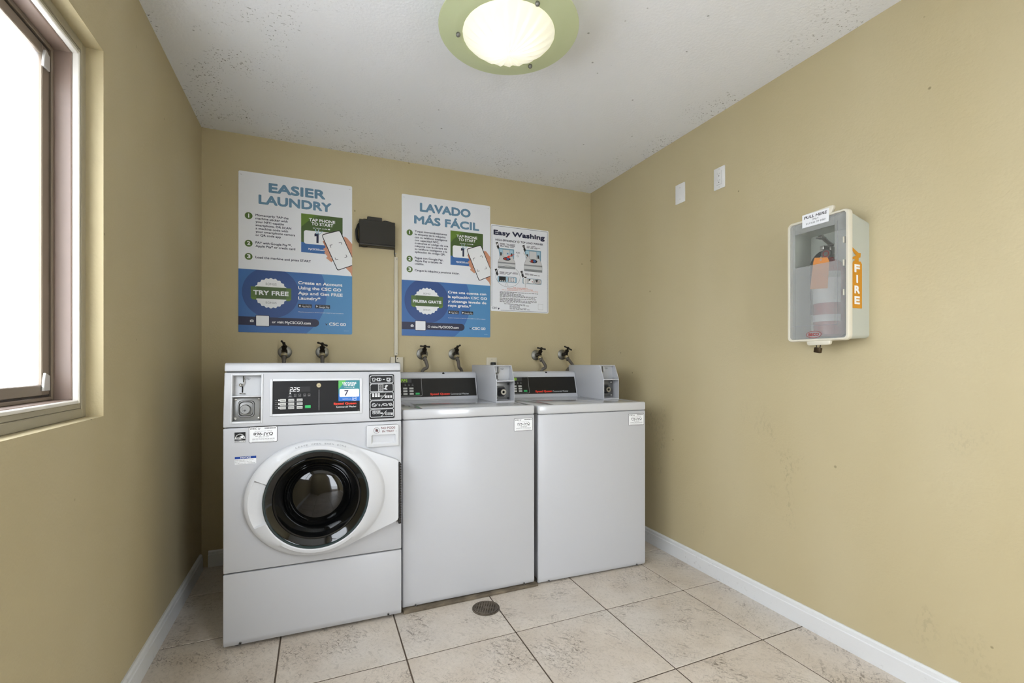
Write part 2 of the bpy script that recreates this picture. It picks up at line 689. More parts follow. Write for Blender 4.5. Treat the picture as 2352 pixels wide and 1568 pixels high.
wr.box(DX1, XR + T, YR - T, YR, -.1, H + .05)
wr.box(DX0, DX1, YR - T, YR, DZ1, H + .05)
struct(wr.build('wall_rear', M['wall']), 'tan wall with the doorway, behind the viewer')
tr = MB()
for a, b in ((DX0 - .06, DX0 + .012), (DX1 - .012, DX1 + .06)):
    tr.box(a, b, YR - .001, YR + .016, 0, DZ1 + .06, .003)
tr.box(DX0 - .06, DX1 + .06, YR - .001, YR + .016, DZ1 - .012, DZ1 + .06, .003)
struct(tr.build('trim_1', M['baseboard']), 'white casing around the doorway')


prof = [(0, 0), (.015, 0), (.015, .064), (.012, .067), (.0115, .080), (.006, .086), (0, .086)]
struct(MB().prism([(XR - a, b) for a, b in prof], 'y', YR, YB, 0).build('baseboard_right', M['baseboard'], angle=20), 'white painted baseboard along the right wall')
struct(MB().prism([(XL + a, b) for a, b in prof], 'y', YR, YB - .04, 0).build('baseboard_left', M['baseboard'], angle=20), 'white painted baseboard below the window wall')
struct(MB().prism([(YB - a, b) for a, b in prof], 'x', XL + .032, XR - .016, 0).build('baseboard_back', M['baseboard'], angle=20), 'white painted baseboard behind the washers')

# window in the left wall ------------------------------------------------
win = bpy.data.objects.new('window_1', None)
COL.objects.link(win)
struct(win, 'aluminium sliding window in the left wall')
win.location = (XL, (WY0 + WY1) / 2, WZ0)
wh, ww = WZ1 - WZ0, (WY1 - WY0) / 2


def ring_frame(mb, x0, x1, d0, d1, bot0=None, bot1=None, bev=.002):
    """rectangular frame between inset d0 and d1 from the opening edge"""
    b0 = d0 if bot0 is None else bot0
    b1 = d1 if bot1 is None else bot1
    y0, y1 = -ww, ww
    for a, b, c, d in ((y0 + d0, y0 + d1, b0, wh - d0), (y1 - d1, y1 - d0, b0, wh - d0)):
        mb.box(x0, x1, a, b, c, d, bev, 1)
    mb.box(x0, x1, y0 + d1, y1 - d1, b0, b1, bev, 1)
    mb.box(x0, x1, y0 + d1, y1 - d1, wh - d1, wh - d0, bev, 1)
    return mb


ring_frame(MB(), -.12, -.040, .0, .024, .0, .026).build('outer_frame', M['frame_olive'], win)
ring_frame(MB(), -.12, -.043, .024, .040, .026, .042).build('inner_frame', M['frame_olive'], win)
ring_frame(MB(), -.052, -.037, .040, .050, .042, .052).build('stop_bead', M['frame_white'], win)
ring_frame(MB(), -.120, -.052, .042, .052, .044, .054).build('jamb_liner', M['frame_tan'], win)
ring_frame(MB(), -.122, -.088, .052, .064, .054, .064).build('track', M['sash'], win)
ring_frame(MB(), -.124, -.094, .064, .068, .064, .068, 0).build('gasket', M['frame_dark'], win)


def sash(name, ya, yb, x0, x1):
    zb, zt, w = .069, wh - .069, .034
    m = MB()
    m.box(x0, x1, ya, ya + w, zb, zt, .002, 1)
    m.box(x0, x1, yb - w, yb, zb, zt, .002, 1)
    m.box(x0, x1, ya + w, yb - w, zb, zb + .028, .002, 1)
    m.box(x0, x1, ya + w, yb - w, zt - .028, zt, .002, 1)
    o = m.build(name, M['sash'], win)
    xm = (x0 + x1) / 2
    MB().box(xm - .003, xm + .003, ya + w, yb - w, zb + .028, zt - .028).build('pane', M['pane'], o)
    for z in (zb + .012, zt - .060):
        MB().prism([(yb - w - .006, z), (yb - .010, z), (yb - .010, z + .040), (yb - w + .004, z + .048), (yb - w - .002, z + .03)], 'x', x1, x1 + .006, .001, 1).build('corner_clip', M['clip'], o)
    return o


def pane_material():
    m = bpy.data.materials.new('screened_window_glass')
    m.use_nodes = True
    nt = m.node_tree
    nt.nodes.clear()
    out = nt.nodes.new('ShaderNodeOutputMaterial')
    tr_ = nt.nodes.new('ShaderNodeBsdfTransparent')
    tr_.inputs[0].default_value = (.93, .93, .93, 1)
    tl = nt.nodes.new('ShaderNodeBsdfTranslucent')
    tl.inputs[0].default_value = (.9, .9, .9, 1)
    mx = nt.nodes.new('ShaderNodeMixShader')
    mx.inputs[0].default_value = .16
    nt.links.new(tr_.outputs[0], mx.inputs[1])
    nt.links.new(tl.outputs[0], mx.inputs[2])
    nt.links.new(mx.outputs[0], out.inputs[0])
    return m


M['pane'] = pane_material()
sash('sliding_sash', -.02, ww - .069, -.112, -.092)
sash('fixed_sash', -ww + .069, .02, -.124, -.113)


# ================================================================== FRONT-LOAD WASHER
TILT = .12
HZ = .8525


def sheared(mb, k=TILT, z0=HZ):
    return mb.xform(lambda c: Vector((c.x, c.y + k * (c.z - z0), c.z)))


def hoodprint(off):
    n = math.sqrt(1 + TILT * TILT)
    return Print((0, -off, HZ), (1, 0, 0), (0, TILT, 1))


def serial_sticker(parent, x0, z0, w, h, number, y=-.0006, seed=1):
    p = Print((x0, y, z0))
    p.rect(0, w, 0, h, 'dark', 0, .005)
    p.rect(.0016, w - .0016, .0016, h - .0016, 'white', 1, .004)
    p.rect(.010, w - .010, .0022, .0055, 'ghost', 2)
    p.text('CSC', .004, h - .011, .0245, .0065, 'black', 2, .03, .2)
    p.poly([(.031, h - .008), (.035, h - .0125), (.041, h - .005), (.036, h - .0085)], 'navy', 2)
    p.poly([(.031, h - .006), (.0355, h - .004), (.036, h - .0075)], 'smoke', 2)
    xx = .054
    rnd = random.Random(seed)
    while xx < w - .006:
        b = rnd.uniform(.0006, .0018)
        p.rect(xx, xx + b, h - .0095, h - .005, 'dark', 2)
        xx += b + rnd.uniform(.0004, .0009)
    p.scribble(.020, .080, h - .0185, .0013, 'smoke', 2, seed)
    p.text(number, .016, h - .0335, .068, .0105, 'black', 2, .016)
    p.scribble(.022, .041, h - .0375, .0014, 'dark', 2, seed + 1, 2)
    p.scribble(.060, .081, h - .0365, .0014, 'dark', 2, seed + 2, 2)
    p.text('1-877-264-6622', .033, h - .0425, .036, .0028, 'dark', 2, .02)
    p.scribble(.012, w - .010, h - .0485, .0014, 'dark', 2, seed + 3, 9)
    p.scribble(.012, w - .010, h - .0520, .0011, 'smoke', 2, seed + 4, 12)
    return p.build('serial_sticker', parent, 'white sticker reading ' + number)


def front_loader():
    R = thing('front_load_washer', 'white front-loading washer with big round dark glass door', 'washer', (.0010, 2.0215, 0), math.radians(-1.5))
    hw = .3335
    # carcass
    b = MB()
    b.box(-.326, .326, .021, .68, .020, .851, .004)
    b.box(-.326, .326, .20, .68, .851, 1.066)
    body = b.build('cabinet', M['enamel'], R)
    cut = MB().cyl((0, -.1, .5595), (0, .12, .5595), .201, n=64)
    carve(body, cut)
    fp = MB().box(-hw, hw, 0, .0215, .2945, .8495, .005, 3).build('front_panel', M['enamel'], R)
    carve(fp, MB().cyl((0, -.1, .5595), (0, .12, .5595), .201, n=64))
    lp = MB().prism([(0, .2905), (0, .032), (.007, .012), (.0215, .012), (.0215, .2905)], 'x', -hw, hw, .004, 2).build('lower_panel', M['enamel'], R)
    for x in (-.276, .278):
        s = MB()
        s.cyl((x, -.001, .0205), (x, .006, .0205), .0052, n=14, mi=0)
        s.cyl((x, -.0018, .0205), (x, .002, .0205), .0026, n=10, mi=1)
        s.build('screw', [M['steel_dull'], M['hole']], lp)
    MB().box(-.325, .325, .012, .03, .848, .856).build('seam_gasket', M['seam'], R)
    for x in (-.29, .29):
        for y in (.05, .62):
            MB().lathe([(.022, 0), (.022, .008), (.010, .010), (.010, .024)], (x, y, 0), (0, 0, 1), 14, 0, True, True).build('foot', M['seam'], R)
    # hood with coin recess
    hood = MB().prism([(0, HZ), (TILT * .2105, 1.063), (.21, 1.063), (.21, HZ)], 'x', -hw, hw, .004, 2).build('control_hood', M['enamel'], R)
    carve(hood, sheared(MB().box(-.3065, -.2045, -.05, .052, .8715, 1.0525)))
    cap = MB().prism([(.0235, 1.0665), (.026, 1.086), (.031, 1.0965), (.040, 1.1005), (.68, 1.1005), (.68, 1.0665)], 'x', -hw, hw, .006, 3).build('top_cap', M['enamel'], R)
    MB().box(-.328, .328, .034, .06, 1.060, 1.069).build('cap_gasket', M['seam'], R)

    # coin mechanism in the recess
    fr = MB()
    for a, c, d, e in ((-.3105, -.3050, .8660, 1.0570), (-.2065, -.2000, .8660, 1.0570)):
        fr.box(a, c, -.0035, .050, d, e, .0015)
    fr.box(-.3050, -.2065, -.0035, .050, 1.0510, 1.0570, .0015)
    fr.box(-.3050, -.2065, -.0035, .050, .8660, .8740, .0015)
    fr.box(-.3050, -.2065, -.0025, .050, .9675, .9725, .0015)
    coin = sheared(fr).build('coin_unit', M['white_plastic'], R)
    sheared(MB().box(-.3055, -.206, .024, .0255, .9725, 1.0515)).build('slot_plate', M['grey_plate'], coin)
    lv = MB()
    lv.box(-.274, -.2705, .0215, .0245, 1.024, 1.049, .0005, 1, 1)
    lv.box(-.2770, -.2725, .0215, .0245, .984, 1.008, .0005, 1, 1)
    lv.tube([(-.270, .018, 1.048), (-.268, .017, 1.022), (-.272, .016, 1.016), (-.277, .014, 1.013)], .0016, 8)
    lv.ball((-.2795, .013, 1.0135), .0066)
    lv.lathe([(.010, 0), (.0105, .002), (.0065, .0026), (.0065, 0)], (-.2745, .020, .9795), (0, 0, 1), 16)
    sheared(lv).build('coin_lever', [M['steel'], M['hole']], coin)
    pr = hoodprint(-.0238)
    pr.circle(-.2590, 1.0375 - HZ, .0100, .0010, 'dark', 1, 16, ry=.0045)
    pr.text('25\u00a2', -.2645, 1.0357 - HZ, .0110, .0036, 'dark', 1, .03)
    pr.build('coin_lettering', coin)
    vd = MB()
    vd.box(-.3050, -.2065, .018, .0215, .8745, .9675, .001)
    rr = [rounded(-.2890 + d, -.2300 - d, .8880 + d, .9530 - d, .014) for d in (0, .002, .004, .007, .007)]
    ys = (.018, .0135, .0135, .0175, .026)
    vd.loft([[(x, y, z) for x, z in r] for r, y in zip(rr, ys)], True, False, True)
    sheared(vd).build('coin_vault', M['steel_dull'], coin)
    lk = MB()
    lk.lathe([(.0185, .0), (.0185, .014), (.0165, .017), (.010, .017), (.010, .015), (.0, .015)], (-.2620, .022, .9190), (0, -1, 0), 28)
    lk.box(-.2690, -.2580, .0060, .0075, .9150, .9165, 0, 1, 1)
    lk.box(-.2635, -.2620, .0060, .0075, .9110, .9190, 0, 1, 1)
    sheared(lk).build('vault_lock', [M['steel_dull'], M['hole']], coin)
    for x, z in ((-.2965, .9580), (-.2150, .9580), (-.2965, .8835), (-.2150, .8835)):
        sheared(MB().lathe([(.0052, 0), (.0048, .003), (.0025, .0042), (.0, .0044)], (x, .0182, z), (0, -1, 0), 14)).build('bolt', M['steel'], coin)

    # control panel
    cp = MB()
    cp.box(-.1755, -.1665, -.0035, .004, .8890, 1.0360, .0015)
    cp.box(.1620, .1715, -.0035, .004, .8890, 1.0360, .0015)
    cp.box(-.1665, .1620, -.0035, .004, 1.0270, 1.0360, .0015)
    cp.box(-.1665, .1620, -.0035, .004, .8890, .8980, .0015)
    panel = sheared(cp).build('control_panel', M['white_plastic'], R)
    sheared(MB().box(-.1668, .1623, -.0015, .003, .8978, 1.0272)).build('black_fascia', M['black'], panel)
    q = hoodprint(.0016)
    z = lambda v: v - HZ
    q.rect(-.1095, -.0300, z(.9830), z(1.0040), 'black', 1)
    for k, ch in enumerate('225'):
        q.digit(ch, -.1040 + k * .0128, z(.9860), .0072, .0145, 'led', 2)
    q.rect(-.0945, -.0925, z(.9855), z(.9875), 'led', 3)
    q.disc(-.1035, z(.9785), .0024, 'led', 2, 12)
    for k, x in enumerate((-.1035, -.0855, -.0685, -.0505, -.0340)):
        q.frame(x - .0038, x + .0038, z(.9700), z(.9742), .0007, 'smoke', 2)
        q.scribble(x - .0048, x + .0048, z(.9655), .0016, 'smoke', 2, k, 1)
    q.scribble(-.1120, -.0950, z(.9630), .0013, 'smoke', 2, 3, 1)
    for zz in (.9430, .9280):
        q.rect(-.1575, -.0790, z(zz), z(zz + .0008), 'smoke', 1)
    for k, (s_, zz) in enumerate((('Heat', .9495), ('Soil', .9345), ('Temp', .9195))):
        q.text(s_, -.1575, z(zz), .0085, .0030, 'smoke', 2, .01)
        q.disc(-.1435, z(zz + .0018), .0026, 'led', 2, 12)
    q.build('display', panel)
    q = hoodprint(.0016)
    q.rect(.0022, .0038, z(.9070), z(.9910), 'smoke', 1)
    q.build('divider_line', panel)
    q = hoodprint(.0016)
    q.text('Speed Queen', .0590, z(.9270), .0890, .0088, 'red', 2, .075)
    q.text('Commercial Washer', .0690, z(.9145), .0790, .0076, 'white', 2, .004)
    q.scribble(.1530, .1590, z(.9020), .0009, 'smoke', 2, 5, 1)
    q.build('brand_lettering', panel)
    btn = None
    for ri, zz in enumerate((.9450, .9300, .9155)):
        for ci, x in enumerate((-.1400, -.1100, -.0792)):
            if btn is None:
                bm_ = MB()
                bm_.box(0, .0216, -.0014, .0005, 0, .0112, .001, 1)
                btn = bm_.build('button', INK['button'], panel)
                o = btn
            else:
                o = link('button', btn.data, panel)
            o.location = (x, TILT * (zz + .0056 - HZ) - .0020, zz)
    g = MB().box(-.0490, -.0275, -.0014, .0005, 0, .0112, .001, 1).build('start_button', INK['buttongreen'], panel)
    g.location = (0, TILT * (.9230 - HZ) - .0020, .9174)
    bl = hoodprint(.0042)
    for ri, zz in enumerate((.9450, .9300, .9155)):
        for ci, x in enumerate((-.1400, -.1100, -.0792)):
            bl.frame(x + .0035, x + .0060, z(zz + .0038), z(zz + .0070), .0006, 'dark', 1)
            bl.text((('NORMAL', 'PERM', 'BULKY'), ('LIGHT', 'MEDIUM', 'HEAVY'), ('COLD', 'WARM', 'HOT'))[ri][ci], x + .0072, z(zz + .0040), .0120, .0030, 'dark', 1, .02)
    bl.build('button_print', panel)
    kl = MB()
    kl.lathe([(.0095, 0), (.0095, .004), (.0080, .0055), (.0, .0055)], (.0025, 0, 1.0085), (0, -1, 0), 20)
    kl.box(.0010, .0050, -.0062, -.005, 1.0078, 1.0092, 0, 1, 1)
    sheared(kl).build('panel_lock', [M['brass'], M['hole']], panel)
    st = hoodprint(.0022)
    x0, x1, z0, z1 = .0780, .1622, z(.9412), z(1.0268)
    st.rect(x0, x1, z0, z1, 'steal', 1)
    st.rect(x0, x1, z0, z0 + .030, 'sblue', 2)
    st.poly([(x0, z1), (x0 + .030, z1), (x0, z1 - .036)], 'sgreen', 2)
    st.text('TAP PHONE', x0 + .0135, z1 - .0150, .0570, .0078, 'white', 3, .045)
    st.text('TO START', x0 + .0190, z1 - .0240, .0470, .0078, 'white', 3, .045)
    st.text('or scan code', x0 + .0230, z1 - .0305, .0310, .0034, 'white', 3, .01)
    st.rect(x0 + .0570, x0 + .0620, z1 - .0306, z1 - .0272, 'white', 3)
    st.rect(x0 + .0040, x1 - .0030, z0 + .0175, z0 + .0500, 'white', 3, .004)
    st.text('7', x0 + .0230, z0 + .0225, .0160, .0225, 'navy', 4, .02)
    st.text('MyCSCGo.com', x0 + .0155, z0 + .0065, .0350, .0036, 'white', 3, .02)
    st.line([(x0 + .0535, z0 + .002), (x0 + .0565, z0 + .016), (x0 + .0690, z0 + .016), (x0 + .0690, z0 + .002), (x0 + .0590, z0 + .002), (x0 + .0590, z0 + .010), (x0 + .0680, z0 + .010)], .0012, 'white', 3)
    st.build('phone_sticker', panel, 'blue and green tap-to-start sticker numbered 7')

    # instruction panel at the right of the hood
    ip = sheared(MB().prism(rounded(.1995, .3045, .8625, 1.0515, .006), 'y', -.0016, .003)).build('instruction_panel', M['black'], R)
    w = hoodprint(.0017)
    ux = lambda c: .2005 + (c - 115) * (.1035 / 755)
    uz = lambda c: z(1.0510 - (c - 120) * (.188 / 1335))
    for ya, yb in ((160, 385), (412, 640), (665, 895), (920, 1150), (1172, 1405)):
        w.line([(ux(190), uz(ya)), (ux(815), uz(ya)), (ux(840), uz(ya + 25)), (ux(840), uz(yb - 22)), (ux(818), uz(yb)), (ux(165), uz(yb)), (ux(140), uz(yb - 22)), (ux(140), uz(ya + 50))], .0020, 'line', 1, True)
        w.rect(ux(142), ux(160), uz(ya + 22), uz(ya), 'line', 2)
    L = lambda pts, k=.0020: w.line([(ux(a), uz(b)) for a, b in pts], k, 'line', 2)
    L([(200, 250), (230, 230), (250, 245), (275, 230), (302, 252), (285, 275), (285, 325), (222, 325), (222, 275), (200, 250)])
    L([(310, 278), (350, 278)])
    for cx in (395, 690):
        w.frame(ux(cx - 45), ux(cx + 30), uz(322), uz(232), .0016, 'line', 2)
        w.circle(ux(cx + 5), uz(277), .0052, .0022, 'line', 2, 14)
        w.circle(ux(cx + 40), uz(277), .0060, .0022, 'line', 2, 12, -PI / 2, PI / 2)
    L([(530, 275), (575, 275)], .003)
    L([(670, 345), (745, 345)])
    w.frame(ux(390), ux(530), uz(630), uz(420), .0016, 'line', 2)
    for a in (430, 490):
        for c in (455, 505, 560, 605):
            w.frame(ux(a - 20), ux(a + 20), uz(c + 17), uz(c - 17), .0014, 'smoke', 2)
    L([(560, 560), (650, 585), (600, 545), (640, 490), (670, 470), (640, 458), (595, 480), (605, 500)], .0034)
    for rows, cx0, cy0, n, solid in ((3, 235, 712, 3, 1), (2, 612, 785, 3, 1), (3, 240, 1222, 3, 0), (2, 622, 1300, 3, 0)):
        for r_ in range(rows):
            for c_ in range(n):
                a, c = cx0 + c_ * 82, cy0 + r_ * 37
                if solid:
                    w.rect(ux(a - 32), ux(a + 28), uz(c + 14), uz(c - 16), 'white', 2)
                else:
                    w.circle(ux(a), uz(c), .0046, .0014, 'line', 2, 10, ry=.0024)
    w.rect(ux(450), ux(512), uz(1310), uz(1280), 'white', 2)
    w.rect(ux(755), ux(812), uz(1345), uz(1315), 'white', 3)
    L([(455, 870), (612, 715)])
    L([(470, 1385), (625, 1228)])
    w.circle(ux(475), uz(780), .0042, .0012, 'line', 2, 10, ry=.0024)
    w.circle(ux(245), uz(1045), .0068, .0020, 'line', 2, 16)
    L([(210, 1010), (280, 1085)])
    for a in (330, 500, 668):
        L([(a - 28, 1085), (a + 25, 1005)])
    w.text('D', ux(390), uz(1080), .0068, .0092, 'line', 2, .02)
    w.frame(ux(540), ux(628), uz(1065), uz(1015), .0020, 'line', 2, .002)
    w.circle(ux(750), uz(1040), .0052, .0020, 'line', 2, 10)
    w.disc(ux(750), uz(1040), .0028, 'smoke', 2, 10)
    L([(780, 1060), (808, 1075), (808, 1040)])
    w.build('instruction_icons', ip)

    # stickers on the front panel
    serial_sticker(R, -.2470, .7895, .0990, .0625, '896-JVQ', seed=3)
    e = Print((-.2950, -.0006, .7950))
    e.rect(0, .0370, 0, .0385, 'black', 1)
    e.rect(.0012, .0358, .0075, .0373, 'black', 2)
    e.circle(.0185, .0100, .0165, .0016, 'white', 3, 18, .1, PI - .1, ry=.0215)
    e.text('energy', .0035, .0145, .0180, .0062, 'white', 3, .02, .2)
    e.poly([(.0215 + .0095 * (1 if k % 2 == 0 else .42) * math.sin(k * PI / 5) + .004, .0205 + .0085 * (1 if k % 2 == 0 else .42) * math.cos(k * PI / 5)) for k in range(10)], 'white', 4)
    e.line([(.0040, .0125), (.0200, .0110), (.0330, .0150)], .0012, 'white', 3)
    e.rect(.0008, .0362, .0010, .0066, 'white', 3)
    e.text('ENERGY STAR', .0020, .0020, .0330, .0036, 'black', 4, .02)
    e.build('energy_sticker', R, 'black energy efficiency sticker')
    nn = Print((-.2940, -.0006, .7105))
    nn.rect(0, .0725, 0, .0290, 'white', 1)
    nn.rect(0, .0725, .0200, .0290, 'noticeblue', 2)
    nn.text('NOTICE', .0190, .0218, .0350, .0055, 'white', 3, .03)
    for k, t_ in enumerate(('Door lock light must go out', 'before attempting to open door.', 'To open, push door in then pull out.')):
        nn.text(t_, .0015, .0140 - k * .0058, (.062, .058, .068)[k], .0026, 'dark', 2, .01)
    nn.build('notice_sticker', R, 'white and blue notice sticker')

    # detergent drawer
    td = MB().prism(rounded(.1870, .3210, .7435, .8355, .008), 'y', -.0080, .003, .002, 2).build('detergent_drawer', M['white_plastic'], R)
    c = MB()
    c.loft([[(x, y, zz) for x, zz in r] for r, y in ((rounded(.2060, .3090, .7545, .7965, .006), -.02), (rounded(.2075, .3075, .7560, .7955, .006), -.0079), (rounded(.2140, .3015, .7640, .7945, .005), .0010))], True, True, True)
    carve(td, c)
    gp = MB()
    for a_, b_, c_, d_ in ((.1858, .1878, .7500, .8300), (.3202, .3222, .7500, .8300), (.1950, .3130, .7423, .7443), (.1950, .3130, .8347, .8367)):
        gp.box(a_, b_, -.0012, .001, c_, d_)
    gp.build('drawer_gap', M['seam'], td)
    d = Print((0, -.0082, 0))
    d.circle(.2285, .8140, .0120, .0012, 'dark', 1, 24)
    d.line([(.2205, .8225), (.2365, .8055)], .0012, 'dullred', 2)
    d.poly([(.2235, .8095), (.2335, .8080), (.2345, .8165), (.2300, .8210), (.2250, .8180)], 'dark', 1)
    d.text('NO PODS', .2475, .8185, .0580, .0095, 'maroon', 1, .02)
    d.text('IN TRAY', .2520, .8045, .0490, .0088, 'maroon', 1, .02)
    d.rect(.3070, .3125, .8075, .8085, 'dark', 1)
    d.build('drawer_print', td)

    # door
    cz = .5575
    ell = []
    for k in range(361):
        a = math.radians(k)
        rx = .262 if math.cos(a) < 0 else .275
        ell.append((rx * math.cos(a), .2305 * math.sin(a)))
    hull = [p for p in ell if not (p[0] > .150)]
    hull_t = [(.318, .125), (.300, .1335)]
    hull_b = [(.300, -.1365), (.318, -.128)]
    left = [p for p in ell if p[0] <= .146]
    left.sort(key=lambda p: math.atan2(p[1], p[0]) % (2 * PI))
    outline = hull_t + left + hull_b

    def rad(a):
        d = (math.cos(a), math.sin(a))
        best = 0
        for i in range(len(outline)):
            p, q2 = outline[i - 1], outline[i]
            ex, ey = q2[0] - p[0], q2[1] - p[1]
            den = d[0] * ey - d[1] * ex
            if abs(den) < 1e-9:
                continue
            t_ = (p[0] * ey - p[1] * ex) / den
            u_ = (p[0] * d[1] - p[1] * d[0]) / den
            if t_ > 0 and -1e-6 <= u_ <= 1 + 1e-6:
                best = max(best, t_)
        return best
    N = 240
    RG = .1955
    A = [2 * PI * k / N for k in range(N)]
    RO = [rad(a) for a in A]

    def ring(fn):
        return [(lambda r, y: (r * math.cos(a), y, cz + .002 + r * math.sin(a)))(*fn(a, ro)) for a, ro in zip(A, RO)]

    def scoop(a):
        s_ = abs(((a - PI + PI) % (2 * PI)) - PI)
        return 1. if s_ < math.radians(22.5) else 0.
    def re(a, ro):
        e_ = 1 / math.hypot(math.cos(a) / .259, math.sin(a) / .2270)
        return min(e_, ro - .0045)
    rings = [ring(lambda a, ro: (ro, 0.001)), ring(lambda a, ro: (ro, -.022)), ring(lambda a, ro: (ro - .0015, -.0270)),
             ring(lambda a, ro: (min(re(a, ro) + .0040, ro - .0025), -.0290)),
             ring(lambda a, ro: (re(a, ro) + .0010, -.0305)),
             ring(lambda a, ro: (re(a, ro) - .0040, -.0365)),
             ring(lambda a, ro: (re(a, ro) - .0120, -.0410)),
             ring(lambda a, ro: (RG + .024 if re(a, ro) - .018 > RG + .024 else RG + .017, -.0480 + .014 * scoop(a))),
             ring(lambda a, ro: (RG + .015, -.0505 + .016 * scoop(a))),
             ring(lambda a, ro: (RG + .004, -.0525 + .010 * scoop(a))),
             ring(lambda a, ro: (RG, -.0505 + .008 * scoop(a))), ring(lambda a, ro: (RG, -.030))]
    door = MB().loft(rings).build('door', M['white_plastic'], R, 34)
    gl = MB()
    gl.lathe([(.1955, -.030), (.1955, -.048), (.1925, -.0500), (.1880, -.0495), (.1860, -.0465)], (0, 0, cz + .002), (0, 1, 0), 96, 0)
    gl.build('glass_rim', M['glassrim'], door)
    g2 = MB()
    g2.lathe([(.1862, -.0460), (.1820, -.0440), (.1700, -.0340), (.1640, -.0300), (.1610, -.0330), (.1560, -.0330), (.1500, -.0240), (.1320, .0020),
              (.1240, .0160), (.1220, .0260), (.1170, .0300), (.1110, .0270), (.1080, .0170), (.0980, .0090), (.0800, .0030), (.0550, -.0015), (.0300, -.0040), (.0001, -.0050)],
             (0, 0, cz + .002), (0, 1, 0), 96, 0)
    g2.build('door_glass', M['glassblack'], door, 25)
    hg = MB()
    hg.box(.3185, .3255, -.024, -.002, .412, .672, 0, 1, 0)
    for k in range(24):
        zz = .414 + k * .0108
        hg.box(.3190, .3285, -.026, -.002, zz, zz + .0072, .0008, 1, 1)
    hg.build('hinge', [M['seam'], M['dark_iron']], door)
    lt = 'LEAVE OPEN WHEN DONE'
    step = .0097
    dp = None
    tot = (len(lt) - 1) * step
    DV, DF = [], []
    for k, chh in enumerate(lt):
        if chh == ' ':
            continue
        a = PI / 2 - (k * step - tot / 2) / .2205 - .06
        rr_ = rad(a) - .0125
        dirr = Vector((math.cos(a), 0, math.sin(a)))
        tan_ = Vector((math.sin(a), 0, -math.cos(a)))
        O_ = Vector((0, -.0400, cz + .002)) + dirr * rr_
        V_ = (dirr * .80 + Vector((0, .60, 0)))
        pp = Print(O_ - V_ * .0035, tan_, V_)
        pp.text(chh, -.0030, 0, .0060 if chh != 'I' else .002, .0070, 'grey', 1, .01)
        b0 = len(DV)
        DV += pp.vs
        DF += [tuple(i + b0 for i in f) for f in pp.fs]
    me = bpy.data.meshes.new('door_lettering')
    me.from_pydata(DV, [], DF)
    me.materials.append(INK['grey'])
    link('door_lettering', me, door)
    return R


front_loader()


